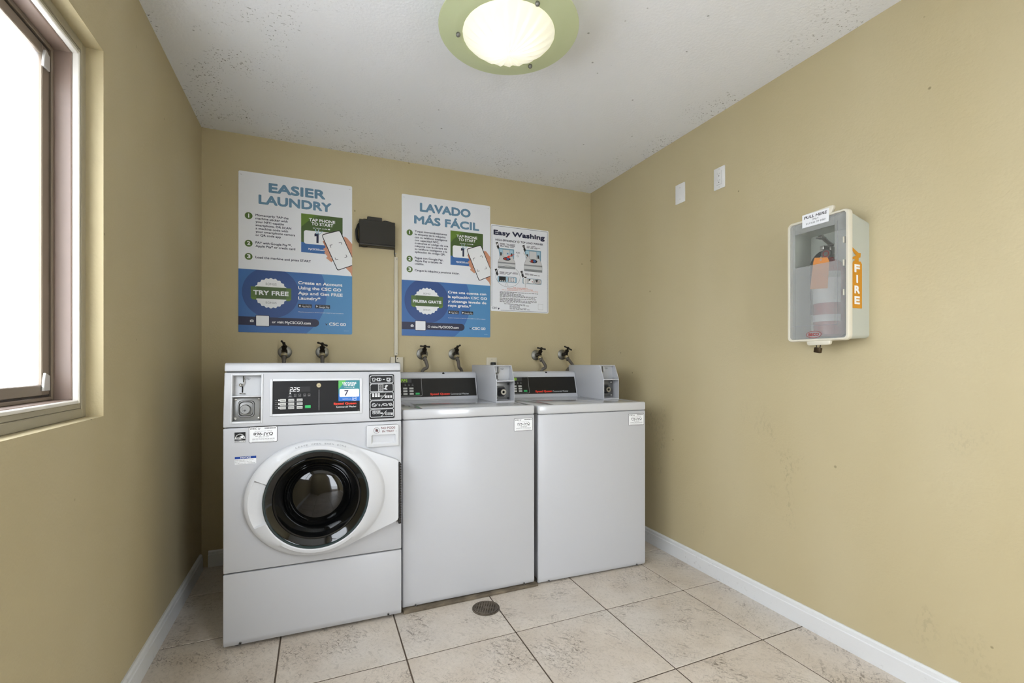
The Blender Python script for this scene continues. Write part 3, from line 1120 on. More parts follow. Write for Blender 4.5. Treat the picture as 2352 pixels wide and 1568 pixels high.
# ================================================================== TOP-LOAD WASHERS
def top_loader(name, label, loc, rz, xa, xb, pr, z_top, digits, number, bz, box_r, digit_x, txt, hole_x):
    R = thing(name, label, 'washer', loc, rz, 'top-loading washers')
    lip = z_top - .045
    MB().box(xa + .004, xb - .004, .0195, .70, bz + .012, lip - .001, .004).build('cabinet', M['enamel'], R)
    fp = MB().prism([(0, lip - .0015), (0, bz + .018), (.005, bz), (.020, bz), (.020, lip - .0015)], 'x', xa, xb, .0065, 3).build('front_panel', M['enamel'], R)
    for x in (xa + .058, xb - .056):
        s = MB()
        s.cyl((x, -.0012, bz + .006), (x, .008, bz + .006), .0050, n=12)
        s.cyl((x, -.0018, bz + .006), (x, .004, bz + .006), .0024, n=8, mi=1)
        s.build('screw', [M['steel_dull'], M['hole']], fp)
    MB().box(xa + .006, xb - .006, .006, .03, lip - .004, lip + .002).build('seam_gasket', M['seam'], R)
    for x in (xa + .045, xb - .045):
        for y in (.06, .64):
            MB().lathe([(.020, 0), (.020, .008), (.010, .010), (.010, .030)], (x, y, bz - .004 if bz > .012 else 0), (0, 0, 1), 12, 0, True, True).build('foot', M['seam'], R)
    deck = MB().box(xa, xb, -.003, .70, lip, z_top, .009, 3).build('top_deck', M['enamel_top'], R)
    c = MB()
    c.box(xa + .094, xb - .040, .018, .480, z_top - .006, z_top + .02)
    carve(deck, c)
    MB().box(xa + .0965, xb - .0425, .0205, .4775, z_top - .0065, z_top - .0006, .003, 2).build('lid', M['enamel_top'], R)
    # control console
    K = .3
    yc = .50

    def tp(off):
        return Print((0, yc - off, z_top), (1, 0, 0), (0, K, 1))
    zc_ = 1.047
    con = MB().prism([(yc, z_top - .001), (yc + K * (zc_ - z_top) - .004, zc_ - .007), (yc + K * (zc_ - z_top) + .006, zc_), (.66, zc_), (.69, z_top - .001)], 'x', xa + .004, pr, .004, 3).build('control_console', M['enamel'], R)
    fa = MB()
    fa.box(xa + .012, pr - .009, -.0015, .003, .9105, 1.0240, .0008, 1)
    fa.xform(lambda c_: Vector((c_.x, c_.y + yc + K * (c_.z - z_top), c_.z))).build('black_fascia', M['black_warm'], con)
    ho = MB()
    ho.lathe([(.0072, 0), (.0070, .0016), (.0001, .0017)], (hole_x, yc + K * (1.0400 - z_top) - .0005, 1.0385), (0, -1, K), 18)
    ho.build('console_plug', M['hole'], con)
    q = tp(.0018)
    z = lambda v: v - z_top
    q.frame(xa + .03, box_r, z(.917), z(1.0165), .0022, 'smoke', 1, .005)
    q.rect(digit_x - .040, digit_x + .052, z(.990), z(1.012), 'dark', 1)
    for k, ch in enumerate(digits):
        q.digit(ch, digit_x - .006 + k * .0125, z(.9945), .0074, .0135, 'ledgreen', 2)
    bx0 = box_r - .100
    for k in range(3):
        x = bx0 + .010 + k * .020
        q.frame(x - .003, x + .003, z(.979), z(.983), .0008, 'smoke', 2)
        q.scribble(x - .005, x + .005, z(.974), .0020, 'smoke', 2, k, 1)
    q.text('Speed Queen', txt, z(.9190), .1130, .0120, 'red', 2, .075)
    q.text('Commercial Washer', txt + .1180, z(.9185), .1080, .0098, 'line', 2, .004)
    q.build('console_print', con)
    bt = None
    for zz in (.9535, .9385, .9240):
        for ci in range(3):
            x = box_r - .1370 + ci * .0340
            if bt is None:
                bt = MB().box(0, .0230, -.0014, .0005, 0, .0105, .001, 1).build('button', INK['button'], con)
                o = bt
            else:
                o = link('button', bt.data, con)
            o.location = (x, yc + K * (zz + .005 - z_top) - .0024, zz)
            o.rotation_euler = (-math.atan(K), 0, 0)
    g = MB().box(0, .0230, -.0014, .0005, 0, .0115, .001, 1).build('start_button', INK['buttongreen'], con)
    g.location = (box_r - .0360, yc + K * (.929 - z_top) - .0024, .9235)
    g.rotation_euler = (-math.atan(K), 0, 0)
    # coin meter
    x0, x1 = pr + .001, pr + .105
    zb, zs, zt = z_top - .001, 1.006, 1.088
    met = MB().prism([(.200, zb), (.200, zs), (.242, zt), (.63, zt), (.63, zb)], 'x', x0, x1, .002, 2).build('coin_meter', M['enamel'], R)
    c = MB()
    c.box(x0 + .0035, x1 - .0035, .10, .270, zb + .008, zs - .0035)
    c.box(x0 + .0035, x1 - .0035, .10, .270, zs + .0015, zt - .0045)
    carve(met, c)
    MB().box(x0 + .0036, x1 - .0036, .2655, .2700, zs + .0016, zt - .0046).build('slot_plate', M['grey_plate'], met)
    lv = MB()
    lv.box(x0 + .030, x0 + .0335, .263, .2665, 1.040, 1.080, .0005, 1, 1)
    lv.box(x0 + .026, x0 + .0305, .263, .2665, 1.014, 1.034, .0005, 1, 1)
    lv.tube([(x0 + .0365, .258, 1.081), (x0 + .0375, .257, 1.052), (x0 + .034, .255, 1.045), (x0 + .024, .252, 1.043)], .0016, 8)
    lv.ball((x0 + .0205, .250, 1.0435), .0058)
    lv.lathe([(.010, 0), (.0105, .002), (.0065, .0026), (.0065, 0)], (x0 + .029, .258, 1.0085), (0, 0, 1), 16)
    lv.build('coin_lever', [M['steel'], M['hole']], met)
    p = Print((0, .2653, 0))
    p.circle(x0 + .058, 1.0685, .010, .0010, 'dark', 1, 16, ry=.0042)
    p.text('25\u00a2', x0 + .053, 1.0668, .0100, .0034, 'dark', 1, .03)
    p.build('coin_lettering', met)
    vd = MB()
    vd.box(x0 + .0036, x1 - .0036, .2620, .2700, zb + .012, zs - .0036, .001)
    cx, cz_ = x0 + .050, .945
    rr = [rounded(cx - .029 + d, cx + .029 - d, cz_ - .032 + d, cz_ + .032 - d, .014) for d in (0, .002, .004, .008, .008)]
    vd.loft([[(x, y, zz) for x, zz in r] for r, y in zip(rr, (.2620, .2570, .2570, .2610, .2660))], True, False, True)
    vd.build('coin_vault', M['steel_dull'], met)
    MB().loft([[(x, .2608, zz) for x, zz in rounded(cx - .020, cx + .020, cz_ - .023, cz_ + .023, .01)], [(x, .2612, zz) for x, zz in rounded(cx - .0201, cx + .0201, cz_ - .0231, cz_ + .0231, .01)]], True, True, False).build('vault_recess', M['seam'], met)
    lk = MB()
    lk.lathe([(.0165, .0), (.0165, .030), (.0145, .033), (.0075, .033), (.0075, .028), (.0, .028)], (cx + .003, .2625, cz_), (0, -1, 0), 24)
    lk.lathe([(.0070, .0285), (.0, .0286)], (cx + .003, .2625, cz_), (0, -1, 0), 14, 1)
    lk.build('vault_lock', [M['steel'], M['hole']], met)
    for zz in (cz_ + .041, cz_ - .036):
        MB().lathe([(.0060, 0), (.0058, .004), (.0030, .0052), (.0, .0052)], (x1 - .0125, .2622, zz), (0, -1, 0), 14).build('bolt', M['seam'] if number[2] == '5' else M['steel'], met)
    serial_sticker(R, xb - .1105, z_top - .1245, .0990, .0625, number, seed=int(number[:3]))
    return R


top_loader('top_load_washer', 'white top-loading washer with coin meter, squeezed between the two others', (.665, 2.036, 0), math.radians(-.8), -.322, .3195, .1905, .893, '225', '775-JVQ', .017, -.136, -.243, -.0905, -.007)
top_loader('top_load_washer', 'white top-loading washer with coin meter nearest the right wall', (1.333, 2.018, 0), math.radians(-2.5), -.3285, .3085, .1680, .8895, '18', '776-JVQ', .006, -.1635, -.2560, -.1235, -.035)

# low ledge that the middle washer stands on
tag(MB().box(.345, 1.000, 2.024, 2.76, 0, .0125, .0025, 2).build('concrete_ledge', M['plank']), 'low stained concrete ledge under the middle washer', 'ledge')


# ================================================================== FLOOR DRAIN
def drain():
    R = thing('floor_drain', 'round bronze floor drain grate in the tile before the middle washer', 'drain', (.694, 1.933, .0004), math.radians(-28))
    MB().lathe([(.0615, 0), (.0615, .0022), (.0590, .0034), (.0565, .0030), (.0565, .0008), (.0001, .0008)], (0, 0, 0), (0, 0, 1), 48).build('drain_rim', M['drain'], R)
    MB().lathe([(.0555, .0010), (.0001, .00101)], (0, 0, 0), (0, 0, 1), 32).build('drain_well', M['hole'], R)
    g = MB()
    g.lathe([(.0550, .0012), (.0550, .0042), (.0480, .0044), (.0480, .0012)], (0, 0, 0), (0, 0, 1), 48)
    pitch = .0108
    for k in range(-4, 5):
        c = k * pitch
        hl = math.sqrt(max(0, .0490 ** 2 - c * c))
        g.box(-hl, hl, c - .0023, c + .0023, .0012, .0042)
        g.box(c - .0023, c + .0023, -hl, hl, .0012, .00415)
    g.lathe([(.0085, .0012), (.0085, .0044), (.0030, .0044), (.0030, .0040), (.0, .0040)], (0, 0, 0), (0, 0, 1), 16)
    g.build('drain_grate', M['drain'], R)


drain()


# ================================================================== POSTERS
T1 = [('EASIER', 0.1476, 0.7911, 0.2977, 0.0546, 'skyb'), ('LAUNDRY', 0.0972, 0.7206, 0.3811, 0.053, 'skyb'), ('Momentarily TAP the', 0.0832, 0.6507, 0.1655, 0.0121, 'navy'), ('machine sticker with', 0.0832, 0.6321, 0.1614, 0.0121, 'navy'), ('your NFC-capable', 0.0832, 0.6135, 0.1421, 0.0121, 'navy'), ('smartphone, OR SCAN', 0.0832, 0.5944, 0.1802, 0.0121, 'navy'), ('a machine code with', 0.0832, 0.5761, 0.1632, 0.0121, 'navy'), ('your smartphone camera', 0.0832, 0.5581, 0.2004, 0.0121, 'navy'), ('or QR code app', 0.0832, 0.5393, 0.1264, 0.0121, 'navy'), ('PAY with Google Pay\u2122,', 0.0832, 0.4964, 0.182, 0.0127, 'navy'), ('Apple Pay* or credit card', 0.0832, 0.4776, 0.201, 0.0127, 'navy'), ('Load the machine and press START', 0.0832, 0.4145, 0.2833, 0.0127, 'navy'), ('1', 0.0438, 0.6373, 0.0116, 0.0228, 'white'), ('2', 0.0411, 0.4846, 0.0166, 0.0215, 'white'), ('3', 0.0416, 0.4118, 0.0166, 0.0215, 'white'), ('TRY FREE', 0.0715, 0.211, 0.1778, 0.0254, 'white'), ('BONUS', 0.1339, 0.2681, 0.0538, 0.0128, 'grey'), ('BONUS', 0.1339, 0.1634, 0.0538, 0.0115, 'grey'), ('Create an Account', 0.2991, 0.2844, 0.2395, 0.0178, 'white'), ('Using the CSC GO', 0.2991, 0.2545, 0.2331, 0.0178, 'white'), ('App and Get FREE', 0.2991, 0.2243, 0.2414, 0.0178, 'white'), ('Laundry*', 0.2991, 0.1953, 0.1183, 0.0178, 'white'), ('*Free laundry granted to the first account created on your smartphone', 0.2991, 0.1216, 0.2459, 0.0053, 'white'), ('or visit', 0.1647, 0.0544, 0.0601, 0.0142, 'white'), ('MyCSCGO.com', 0.23, 0.0526, 0.1359, 0.0156, 'white'), ('CSC', 0.4646, 0.0503, 0.0549, 0.0182, 'white'), ('GO', 0.5258, 0.0498, 0.0333, 0.0177, 'white')]
G1 = [('TAP PHONE', 0.3562, 0.6546, 0.1424, 0.0179, 'white'), ('TO START', 0.3689, 0.633, 0.1189, 0.0179, 'white'), ('or scan code', 0.3775, 0.6146, 0.0777, 0.008, 'white'), ('MyCSCGO.com', 0.3532, 0.4878, 0.0859, 0.0106, 'white')]
T2 = [('LAVADO', 0.1138, 0.7933, 0.3389, 0.0561, 'skyb'), ('M\u00c1S F\u00c1CIL', 0.077, 0.7125, 0.4355, 0.0533, 'skyb'), ('Toque moment\u00e1neamente', 0.0821, 0.6586, 0.2081, 0.0121, 'navy'), ('la etiqueta de la m\u00e1quina', 0.0821, 0.6398, 0.1995, 0.0121, 'navy'), ('con su tel\u00e9fono inteligente', 0.0821, 0.6204, 0.2102, 0.0121, 'navy'), ('con capacidad NFC.', 0.0821, 0.6016, 0.157, 0.0121, 'navy'), ('o escanee el c\u00f3digo de una', 0.0821, 0.5834, 0.2175, 0.0121, 'navy'), ('m\u00e1quina con la c\u00e1mara de', 0.0821, 0.5649, 0.2081, 0.0121, 'navy'), ('su tel\u00e9fono inteligente o la', 0.0821, 0.546, 0.2102, 0.0121, 'navy'), ('aplicaci\u00f3n de c\u00f3digo QR.', 0.0821, 0.5277, 0.1981, 0.0121, 'navy'), ('Pague con Google Pay,', 0.0821, 0.4898, 0.1835, 0.0127, 'navy'), ('Apple Pay o tarjeta de', 0.0821, 0.4712, 0.1768, 0.0127, 'navy'), ('cr\u00e9dito.', 0.0821, 0.4522, 0.0587, 0.0127, 'navy'), ('Cargue la m\u00e1quina y presione iniciar.', 0.0821, 0.4107, 0.294, 0.0127, 'navy'), ('1', 0.0431, 0.6423, 0.0113, 0.0215, 'white'), ('2', 0.0406, 0.4761, 0.0169, 0.0208, 'white'), ('3', 0.0406, 0.4097, 0.0176, 0.0208, 'white'), ('PRUEBA GRATIS', 0.0694, 0.2109, 0.1842, 0.0184, 'white'), ('BONO', 0.1369, 0.2663, 0.0446, 0.0109, 'grey'), ('BONO', 0.1369, 0.1618, 0.0446, 0.0102, 'grey'), ('Cree una cuenta con', 0.2969, 0.2827, 0.2655, 0.017, 'white'), ('la aplicaci\u00f3n CSC GO', 0.2969, 0.2526, 0.2719, 0.017, 'white'), ('y obtenga lavado de', 0.2969, 0.2236, 0.2662, 0.017, 'white'), ('ropa gratis.*', 0.2969, 0.1958, 0.1586, 0.017, 'white'), ('*Lavado de ropa gratis con la primera cuenta creada en su tel\u00e9fono inteligente', 0.2969, 0.1204, 0.2597, 0.0052, 'white'), ('O visite', 0.164, 0.0532, 0.0652, 0.0141, 'white'), ('MyCSCGO.com', 0.2351, 0.0531, 0.1348, 0.0149, 'white'), ('CSC', 0.4632, 0.0492, 0.0542, 0.0174, 'white'), ('GO', 0.5231, 0.0493, 0.0342, 0.0168, 'white')]
T3 = [('Easy Washing', 0.0185, 0.52, 0.3906, 0.0348, 'navy'), ('HIGH-EFFICIENCY', 0.0325, 0.481, 0.1568, 0.0131, 'navy'), ('TOP LOAD WASHER', 0.2208, 0.4819, 0.1745, 0.0134, 'navy'), ('POD', 0.1853, 0.4077, 0.0306, 0.0098, 'navy'), ('CSC', 0.006, 0.0154, 0.0381, 0.0122, 'navy'), ('FOR YOUR SAFETY', 0.1627, 0.1639, 0.1122, 0.0071, 'orange'), ('PLEASE AVOID THE FOLLOWING', 0.121, 0.1549, 0.1936, 0.0079, 'orange'), ('POR SU PROPIA SEGURIDAD, POR FAVOR EVITE LO SIGUIENTE', 0.0803, 0.1459, 0.276, 0.0048, 'orange')]


def board(name, label, x, z, w, h, tilt=0.):
    R = thing(name, label, 'poster', (x, YB - .0005, z))
    R.rotation_euler = (0, tilt, 0)
    MB().prism(rounded(0, w, 0, h, .008), 'y', -.003, 0).build('board', M['poster_white'], R)
    return R


def laundry_poster(label, x, z, w, h, texts, spanish):
    R = board('laundry_poster', label, x, z, w, h)
    O = (0, -.0030, 0)
    p = Print(O)                                       # lower blue panel
    yb = .351
    p.poly([(0, .008), (.002, .002), (.008, 0), (w - .008, 0), (w - .002, .002), (w, .008), (w, yb), (0, yb)], 'blue1', 1)

    def cdisc(cx, cy, r, ink, l):
        pts = [(cx + r * math.cos(2 * PI * k / 72), cy + r * math.sin(2 * PI * k / 72)) for k in range(72)]
        p.poly(clip_rect(pts, 0, w, .0, yb), ink, l)
    cdisc(.160, .228, .291, 'blue2', 2)
    cdisc(.160, .226, .143, 'blue3', 3)
    p.poly([(0, .0405)] + [(.388 + .0225 * math.sin(PI * k / 10), .063 - .0225 * math.cos(PI * k / 10)) for k in range(11)] + [(0, .0875)], 'navybar', 4)
    p.rect(.0835, .1525, .0340, .0975, 'navybar', 5, .004)
    p.rect(.0865, .1495, .0370, .0945, 'white', 6, .002)
    p.rect(.0560, .0740, .0570, .0690, 'white', 5, .002)
    p.rect(.0610, .0690, .0690, .0715, 'white', 5)
    p.disc(.0650, .0630, .0040, 'navybar', 6, 14)
    p.disc(.0650, .0630, .0022, 'white', 7, 12)
    for a, b, c_, t_ in ((.2997, .3714, 'a', 'App Store'), (.3897, .4702, 'g', 'Google Play')):
        p.rect(a, b, .1490, .1705, 'black', 4, .002)
        if c_ == 'a':
            p.disc(a + .0090, .1592, .0048, 'white', 5, 14)
            p.disc(a + .0140, .1600, .0020, 'black', 6, 10)
            p.poly([(a + .0090, .1650), (a + .0115, .1675), (a + .0100, .1645)], 'white', 5)
        else:
            p.poly([(a + .0060, .1535), (a + .0060, .1665), (a + .0150, .1600)], 'white', 5)
        p.text(t_, a + .0200, .1525, b - a - .0240, .0085, 'white', 5, .004)
        p.scribble(a + .0200, b - .0080, .1640, .0020, 'grey', 5, 4, 3)
    p.poly([(.4427, .0650), (.4500, .0490), (.4540, .0585), (.4480, .0600)], 'navybar', 4)
    p.poly([(.4520, .0540), (.4630, .0675), (.4555, .0625)], 'green', 4)
    p.scribble(.548, .574, .0205, .0016, 'lightblue', 4, 2, 3)
    p.build('blue_panel', R)
    b = Print(O)                                       # scalloped badge with ribbon
    b.poly([(.1595 + (.0835 - .003 * math.cos(22 * 2 * PI * k / 132)) * math.cos(2 * PI * k / 132), .2232 + (.0835 - .003 * math.cos(22 * 2 * PI * k / 132)) * math.sin(2 * PI * k / 132)) for k in range(132)], 'white', 5)
    b.poly([(.0593, .2560), (.0872, .2560), (.0872, .1830), (.0700, .1830), (.0593, .1930)], 'green_l', 6)
    b.poly([(.2635, .2560), (.2376, .2560), (.2376, .1830), (.2540, .1830), (.2635, .1930)], 'green_l', 6)
    b.poly([(.0593, .2560), (.2635, .2560), (.2635, .1960), (.0593, .1960)], 'green', 7)
    b.rect(.0872, .2376, .1905, .2575, 'green_d', 8)
    b.build('bonus_badge', R)
    g = Print(O)                                       # square sign and hand with a phone
    g.rect(.3145, .5400, .4710, .6955, 'teal', 1)
    g.rect(.3145, .5400, .4710, .5300, 'blue2', 2)
    g.rect(.3145, .5400, .5300, .6955, 'green', 2)
    pts = [(.54 + .30 * math.cos(2 * PI * k / 60), .42 + .30 * math.sin(2 * PI * k / 60)) for k in range(60)]
    g.poly(clip_rect(pts, .3145, .5400, .5300, .6955), 'green_d', 3)
    g.poly([(.3145, .6955), (.3900, .6955), (.3145, .6150)], 'green_l', 3)
    for t_, a, c_, ww_, cap, ink in G1:
        g.text(t_, a, c_, ww_, cap, ink, 5, .035 if cap > .01 else .01)
    g.rect(.4590, .4700, .6146, .6215, 'white', 5)
    g.rect(.3295, .4800, .5220, .6000, 'white', 4, .012)
    g.poly([(.3854, .5838), (.3989, .5919), (.4081, .5916), (.4075, .5313), (.3958, .5315), (.3964, .5716), (.3854, .5691)], 'navy', 5)
    for a0, a1 in ((.2, .9), (.75, 1.3), (1.2, 1.75)):
        g.line([(.400 + .014 * math.cos(a0 + .6), .572 + .014 * math.sin(a0 + .6)), (.400 + .040 * math.cos(a0 + .6), .572 + .040 * math.sin(a0 + .6))], .004, 'lightblue', 6)
    g.poly([(.5420, .5700), (.5500, .5850), (.5642, .5796), (w, .5450), (w, .4300), (.5700, .4700)], 'skin', 6)
    g.poly([(.5500, .4050), (w, .4133), (w, .3500), (.5836, .3726)], 'skin', 6)
    g.poly([(.4300, .5430), (.4400, .5560), (.4620, .5080), (.4502, .5000)], 'skin_d', 6)
    for c0, c1 in (((.4450, .5010), (.4600, .4800)), ((.4500, .4800), (.4680, .4600)), ((.4600, .4520), (.4790, .4380))):
        g.line([c0, c1], .020, 'skin', 6.2 + c0[0])
    ph = [(.4272, .5803), (.4330, .5880), (.5163, .6186), (.5250, .6180), (.5309, .6110), (w - .0004, .4700), (w - .0004, .4140), (.5194, .3812), (.5110, .3810), (.5068, .3870), (.4275, .5700)]
    g.poly(ph, 'black', 7)
    cx, cy = .5150, .5000
    g.poly([(.4310, .5780), (.4355, .5835), (.5163, .6135), (.5230, .6125), (.5262, .6075), (w - .0004, .4620), (w - .0004, .4185), (.5200, .3862), (.5135, .3862), (.5100, .3910), (.4312, .5720)], 'white', 8)
    ax, ay = Vector((.93, .36)), Vector((-.36, .93))
    for sx in (-1, 1):
        for sy in (-1, 1):
            o_ = Vector((.5170, .4950)) + ax * (.033 * sx) + ay * (.045 * sy)
            g.line([tuple(o_ - ax * (.013 * sx)), tuple(o_), tuple(o_ - ay * (.013 * sy))], .0028, 'dark', 9)
    g.build('phone_picture', R)
    blocks = {}

    def blk(n_):
        return blocks.setdefault(n_, Print(O))
    nums = (.648, .4945, .4215) if not spanish else (.652, .4860, .4195)
    for k_, y in enumerate(nums):
        blk(('number_badge', k_)).disc(.0493, y, .0190, 'green', 1, 28)
    for t_, a, c_, ww_, cap, ink in texts:
        if ink == 'skyb':
            blk(('heading', 0)).text(t_, a, c_, ww_, cap, ink, 2, .060)
            continue
        bold = .045 if cap > .016 else .028
        l = 9 if c_ < .35 else 3
        if ink == 'grey':
            key, bold = ('badge_lettering', round(c_, 2)), 0
        elif len(t_) == 1:
            key = ('number_badge', min(range(3), key=lambda k: abs(nums[k] - c_ - .01)))
        elif c_ > .35:
            key = ('step_text', 0 if c_ > .51 else (1 if c_ > .43 else 2))
        elif a < .1:
            key = ('ribbon_lettering', 0)
        elif c_ > .19:
            key = ('offer_text', 0)
        elif c_ > .1:
            key, bold = ('fine_print', 0), 0
        elif a < .4:
            key = ('website_text', 0)
        else:
            key = ('logo_lettering', 0)
        if t_ == '1':
            a, ww_ = a + .003, .0058
        blk(key).text(t_, a, c_, ww_, cap, ink, l, bold)
    for (n_, _), p_ in blocks.items():
        p_.build(n_, R)
    for sx in (.014, w - .014):
        MB().tube([(sx - .004, -.0036, h - .019), (sx + .004, -.0036, h - .0195)], .0007, 6).build('staple', M['steel_dull'], R)
    return R


laundry_poster('large blue and white EASIER LAUNDRY poster above the front-loading washer', -.4035, 1.271, .594, .893, T1, False)
laundry_poster('large blue and white LAVADO M\u00c1S F\u00c1CIL poster right of the black power supply', .485, 1.2725, .592, .891, T2, True)


def easy_poster():
    w, h = .4395, .5905
    R = board('washing_instructions_poster', 'smaller white Easy Washing instructions poster with diagrams', 1.0820, 1.4540, w, h)
    O = (0, -.0030, 0)
    p = Print(O)
    p.line([(.0720, .0075), (w - .0090, .0075), (w - .0090, h - .0085), (.0070, h - .0085), (.0070, .0330)], .0020, 'navy', 1)
    for t_, a, c_, ww_, cap, ink in T3:
        p.text(t_, a, c_, ww_, cap, ink, 2, .065 if cap > .03 else (.03 if cap > .012 else .012), .15 if t_ == 'CSC' else 0)
    p.disc(.2040, .4880, .0090, 'smoke', 1, 18)
    p.disc(.2040, .4880, .0050, 'ghost', 2, 14)
    p.poly([(.0500, .0180), (.0560, .0100), (.0640, .0210), (.0570, .0250)], 'navy', 1)
    # small paragraphs
    for k in range(6):
        p.scribble(.0652, (.357, .17, .225, .245, .345, .33)[k], .1330 - k * .0063, .0030, 'dark', 1, 20 + k, (14, 6, 9, 10, 14, 13)[k])
    for k in range(5):
        p.scribble(.0652, (.340, .220, .345, .345, .300)[k], .0900 - k * .0064, .0030, 'dark', 1, 40 + k, (14, 9, 14, 14, 12)[k])
    for k in range(6):
        p.scribble(.0959 if k == 0 else .138, (.255, .285, .215, .215, .265, .292)[k], .0520 - k * .0068, .0028, 'dark', 1, 60 + k, 6)
    p.frame(.3573, .3953, .0249, .0639, .0010, 'smoke', 1)
    p.build('poster_text', R)
    d = Print(O)

    def num(x, y, n):
        d.poly([(x - .014, y + .020), (x + .002, y + .026), (x + .012, y - .010), (x + .017, y - .008), (x + .004, y - .024), (x - .008, y - .004), (x - .003, y - .006)], 'black', 1)
        d.text(n, x - .006, y + .002, .008, .013, 'white', 2, .02)
    num(.0480, .4470, '1')
    num(.2480, .4470, '2')
    num(.0410, .2650, '3')
    num(.2330, .2650, '4')
    for x0, x1, y, n in ((.0652, .1790, .4640, 3), (.0652, .1780, .4575, 2), (.0652, .1781, .4500, 3), (.0652, .1700, .4435, 3), (.2675, .3350, .4650, 2), (.2675, .3725, .4580, 3), (.2675, .3500, .4520, 3), (.0629, .2000, .2690, 4), (.0629, .2013, .2625, 4), (.0629, .1400, .2560, 2), (.2551, .3200, .2700, 2), (.2551, .3700, .2630, 4)):
        d.scribble(x0, x1, y, .0030, 'dark', 1, int(x0 * 1000 + y * 1000), n)

    def machine(x0, y0, k, lid):
        f = lambda pts: [(x0 + a * k, y0 + b * k) for a, b in pts]
        d.poly(f([(.000, .140), (.120, .140), (.120, .072), (.012, .072)]), 'paperblue', 1)
        d.poly(f([(.008, .132), (.112, .132), (.112, .072), (.016, .072)]), 'lightblue', 2)
        d.poly(f([(.020, .100), (.105, .100), (.128, .042), (-.002, .042)]), 'ghost', 3)
        d.line(f([(.020, .100), (-.002, .042), (.128, .042), (.105, .100)]), .0012, 'dark', 4)
        d.poly(f([(-.002, .042), (.128, .042), (.128, .000), (-.002, .000)]), 'grey', 3)
        d.poly(f([(-.002, .034), (.128, .034), (.128, .014), (-.002, .014)]), 'line', 4)
        d.line(f([(-.002, .042), (-.002, 0), (.128, 0), (.128, .042)]), .0012, 'dark', 5)
        d.disc(x0 + .064 * k, y0 + .068 * k, .029 * k, 'black', 5, 20, ry=.012 * k)
        d.disc(x0 + .052 * k, y0 + .067 * k, .011 * k, 'dullred', 6, 12, ry=.008 * k)
        d.disc(x0 + .072 * k, y0 + .069 * k, .010 * k, 'blue2', 6, 12, ry=.008 * k)
        d.rect(x0 + .034 * k, x0 + .086 * k, y0 + .080 * k, y0 + .132 * k, 'ghost', 6)
        d.frame(x0 + .034 * k, x0 + .086 * k, y0 + .080 * k, y0 + .132 * k, .0010, 'dark', 7)
        for s in (.018, .098):
            d.rect(x0 + (s - .004) * k, x0 + (s + .008) * k, y0 + .088 * k, y0 + .110 * k, 'dark', 6)
    machine(.0535, .2960, .98, 0)
    machine(.2500, .2900, 1.08, 1)
    d.poly([(.1150, .3720), (.1280, .3880), (.1310, .3800), (.1500, .3930), (.1780, .4010), (.1480, .3860), (.1330, .3730), (.1390, .3660)], 'red', 9)
    d.circle(.1990, .3910, .0075, .0014, 'grey', 2, 16)
    d.line([(.1940, .3960), (.2040, .3860)], .0014, 'grey', 2)
    d.disc(.1235, .3985, .0090, 'lightblue', 9, 12)
    d.poly([(.1180, .3940), (.1290, .3980), (.1200, .4030)], 'blue3', 10)
    d.line([(.2430, .4150), (.2960, .3640)], .0075, 'ghost', 9)
    # control close-ups
    d.circle(.1254, .2420, .0905, .0014, 'dark', 6, 48, ry=.0727)
    d.rect(.0488, .1905, .2000, .2410, 'paperblue', 2, .008)
    d.rect(.0540, .1850, .2030, .2380, 'lightblue', 3, .006)
    d.rect(.0590, .1090, .2045, .2385, 'black', 4)
    for a in (.068, .082, .096):
        d.rect(a, a + .007, .2065, .2120, 'white', 5)
    d.rect(.1250, .1770, .2040, .2370, 'white', 4)
    d.frame(.1250, .1770, .2040, .2370, .0010, 'dark', 5)
    d.rect(.1265, .1300, .2060, .2350, 'black', 5)
    for a in (.138, .151, .164):
        for b in (.2090, .2180, .2270):
            d.rect(a, a + .006, b, b + .005, 'navy', 5)
    d.line([(.105, .178), (.112, .196), (.122, .202), (.118, .186), (.128, .176)], .0040, 'ghost', 7)
    d.rect(.2355, .3830, .2010, .2400, 'paperblue', 2, .008)
    d.rect(.2400, .3790, .2040, .2370, 'ghost', 3, .006)
    d.rect(.2450, .2680, .2010, .2520, 'white', 4)
    d.frame(.2450, .2680, .2010, .2520, .0010, 'dark', 5)
    d.rect(.2480, .2650, .2420, .2490, 'black', 5)
    d.line([(.2570, .2350), (.2570, .1780)], .0060, 'ghost', 6)
    d.rect(.2798, .3171, .2060, .2370, 'white', 4)
    d.frame(.2798, .3171, .2060, .2370, .0010, 'dark', 5)
    d.poly([(.2830, .2350), (.2990, .2350), (.2830, .2200)], 'black', 5)
    d.disc(.3110, .2180, .0040, 'dullred', 5, 10)
    d.circle(.3540, .2210, .0260, .0016, 'dark', 5, 24, ry=.0190)
    d.poly([(.3360, .2330), (.3560, .2360), (.3480, .2160), (.3380, .2220)], 'black', 5)
    d.circle(.3560, .2180, .0130, .0014, 'dark', 5, 16)
    d.circle(.3560, .2180, .0060, .0014, 'dullred', 5, 12)
    d.build('diagrams', R)


easy_poster()


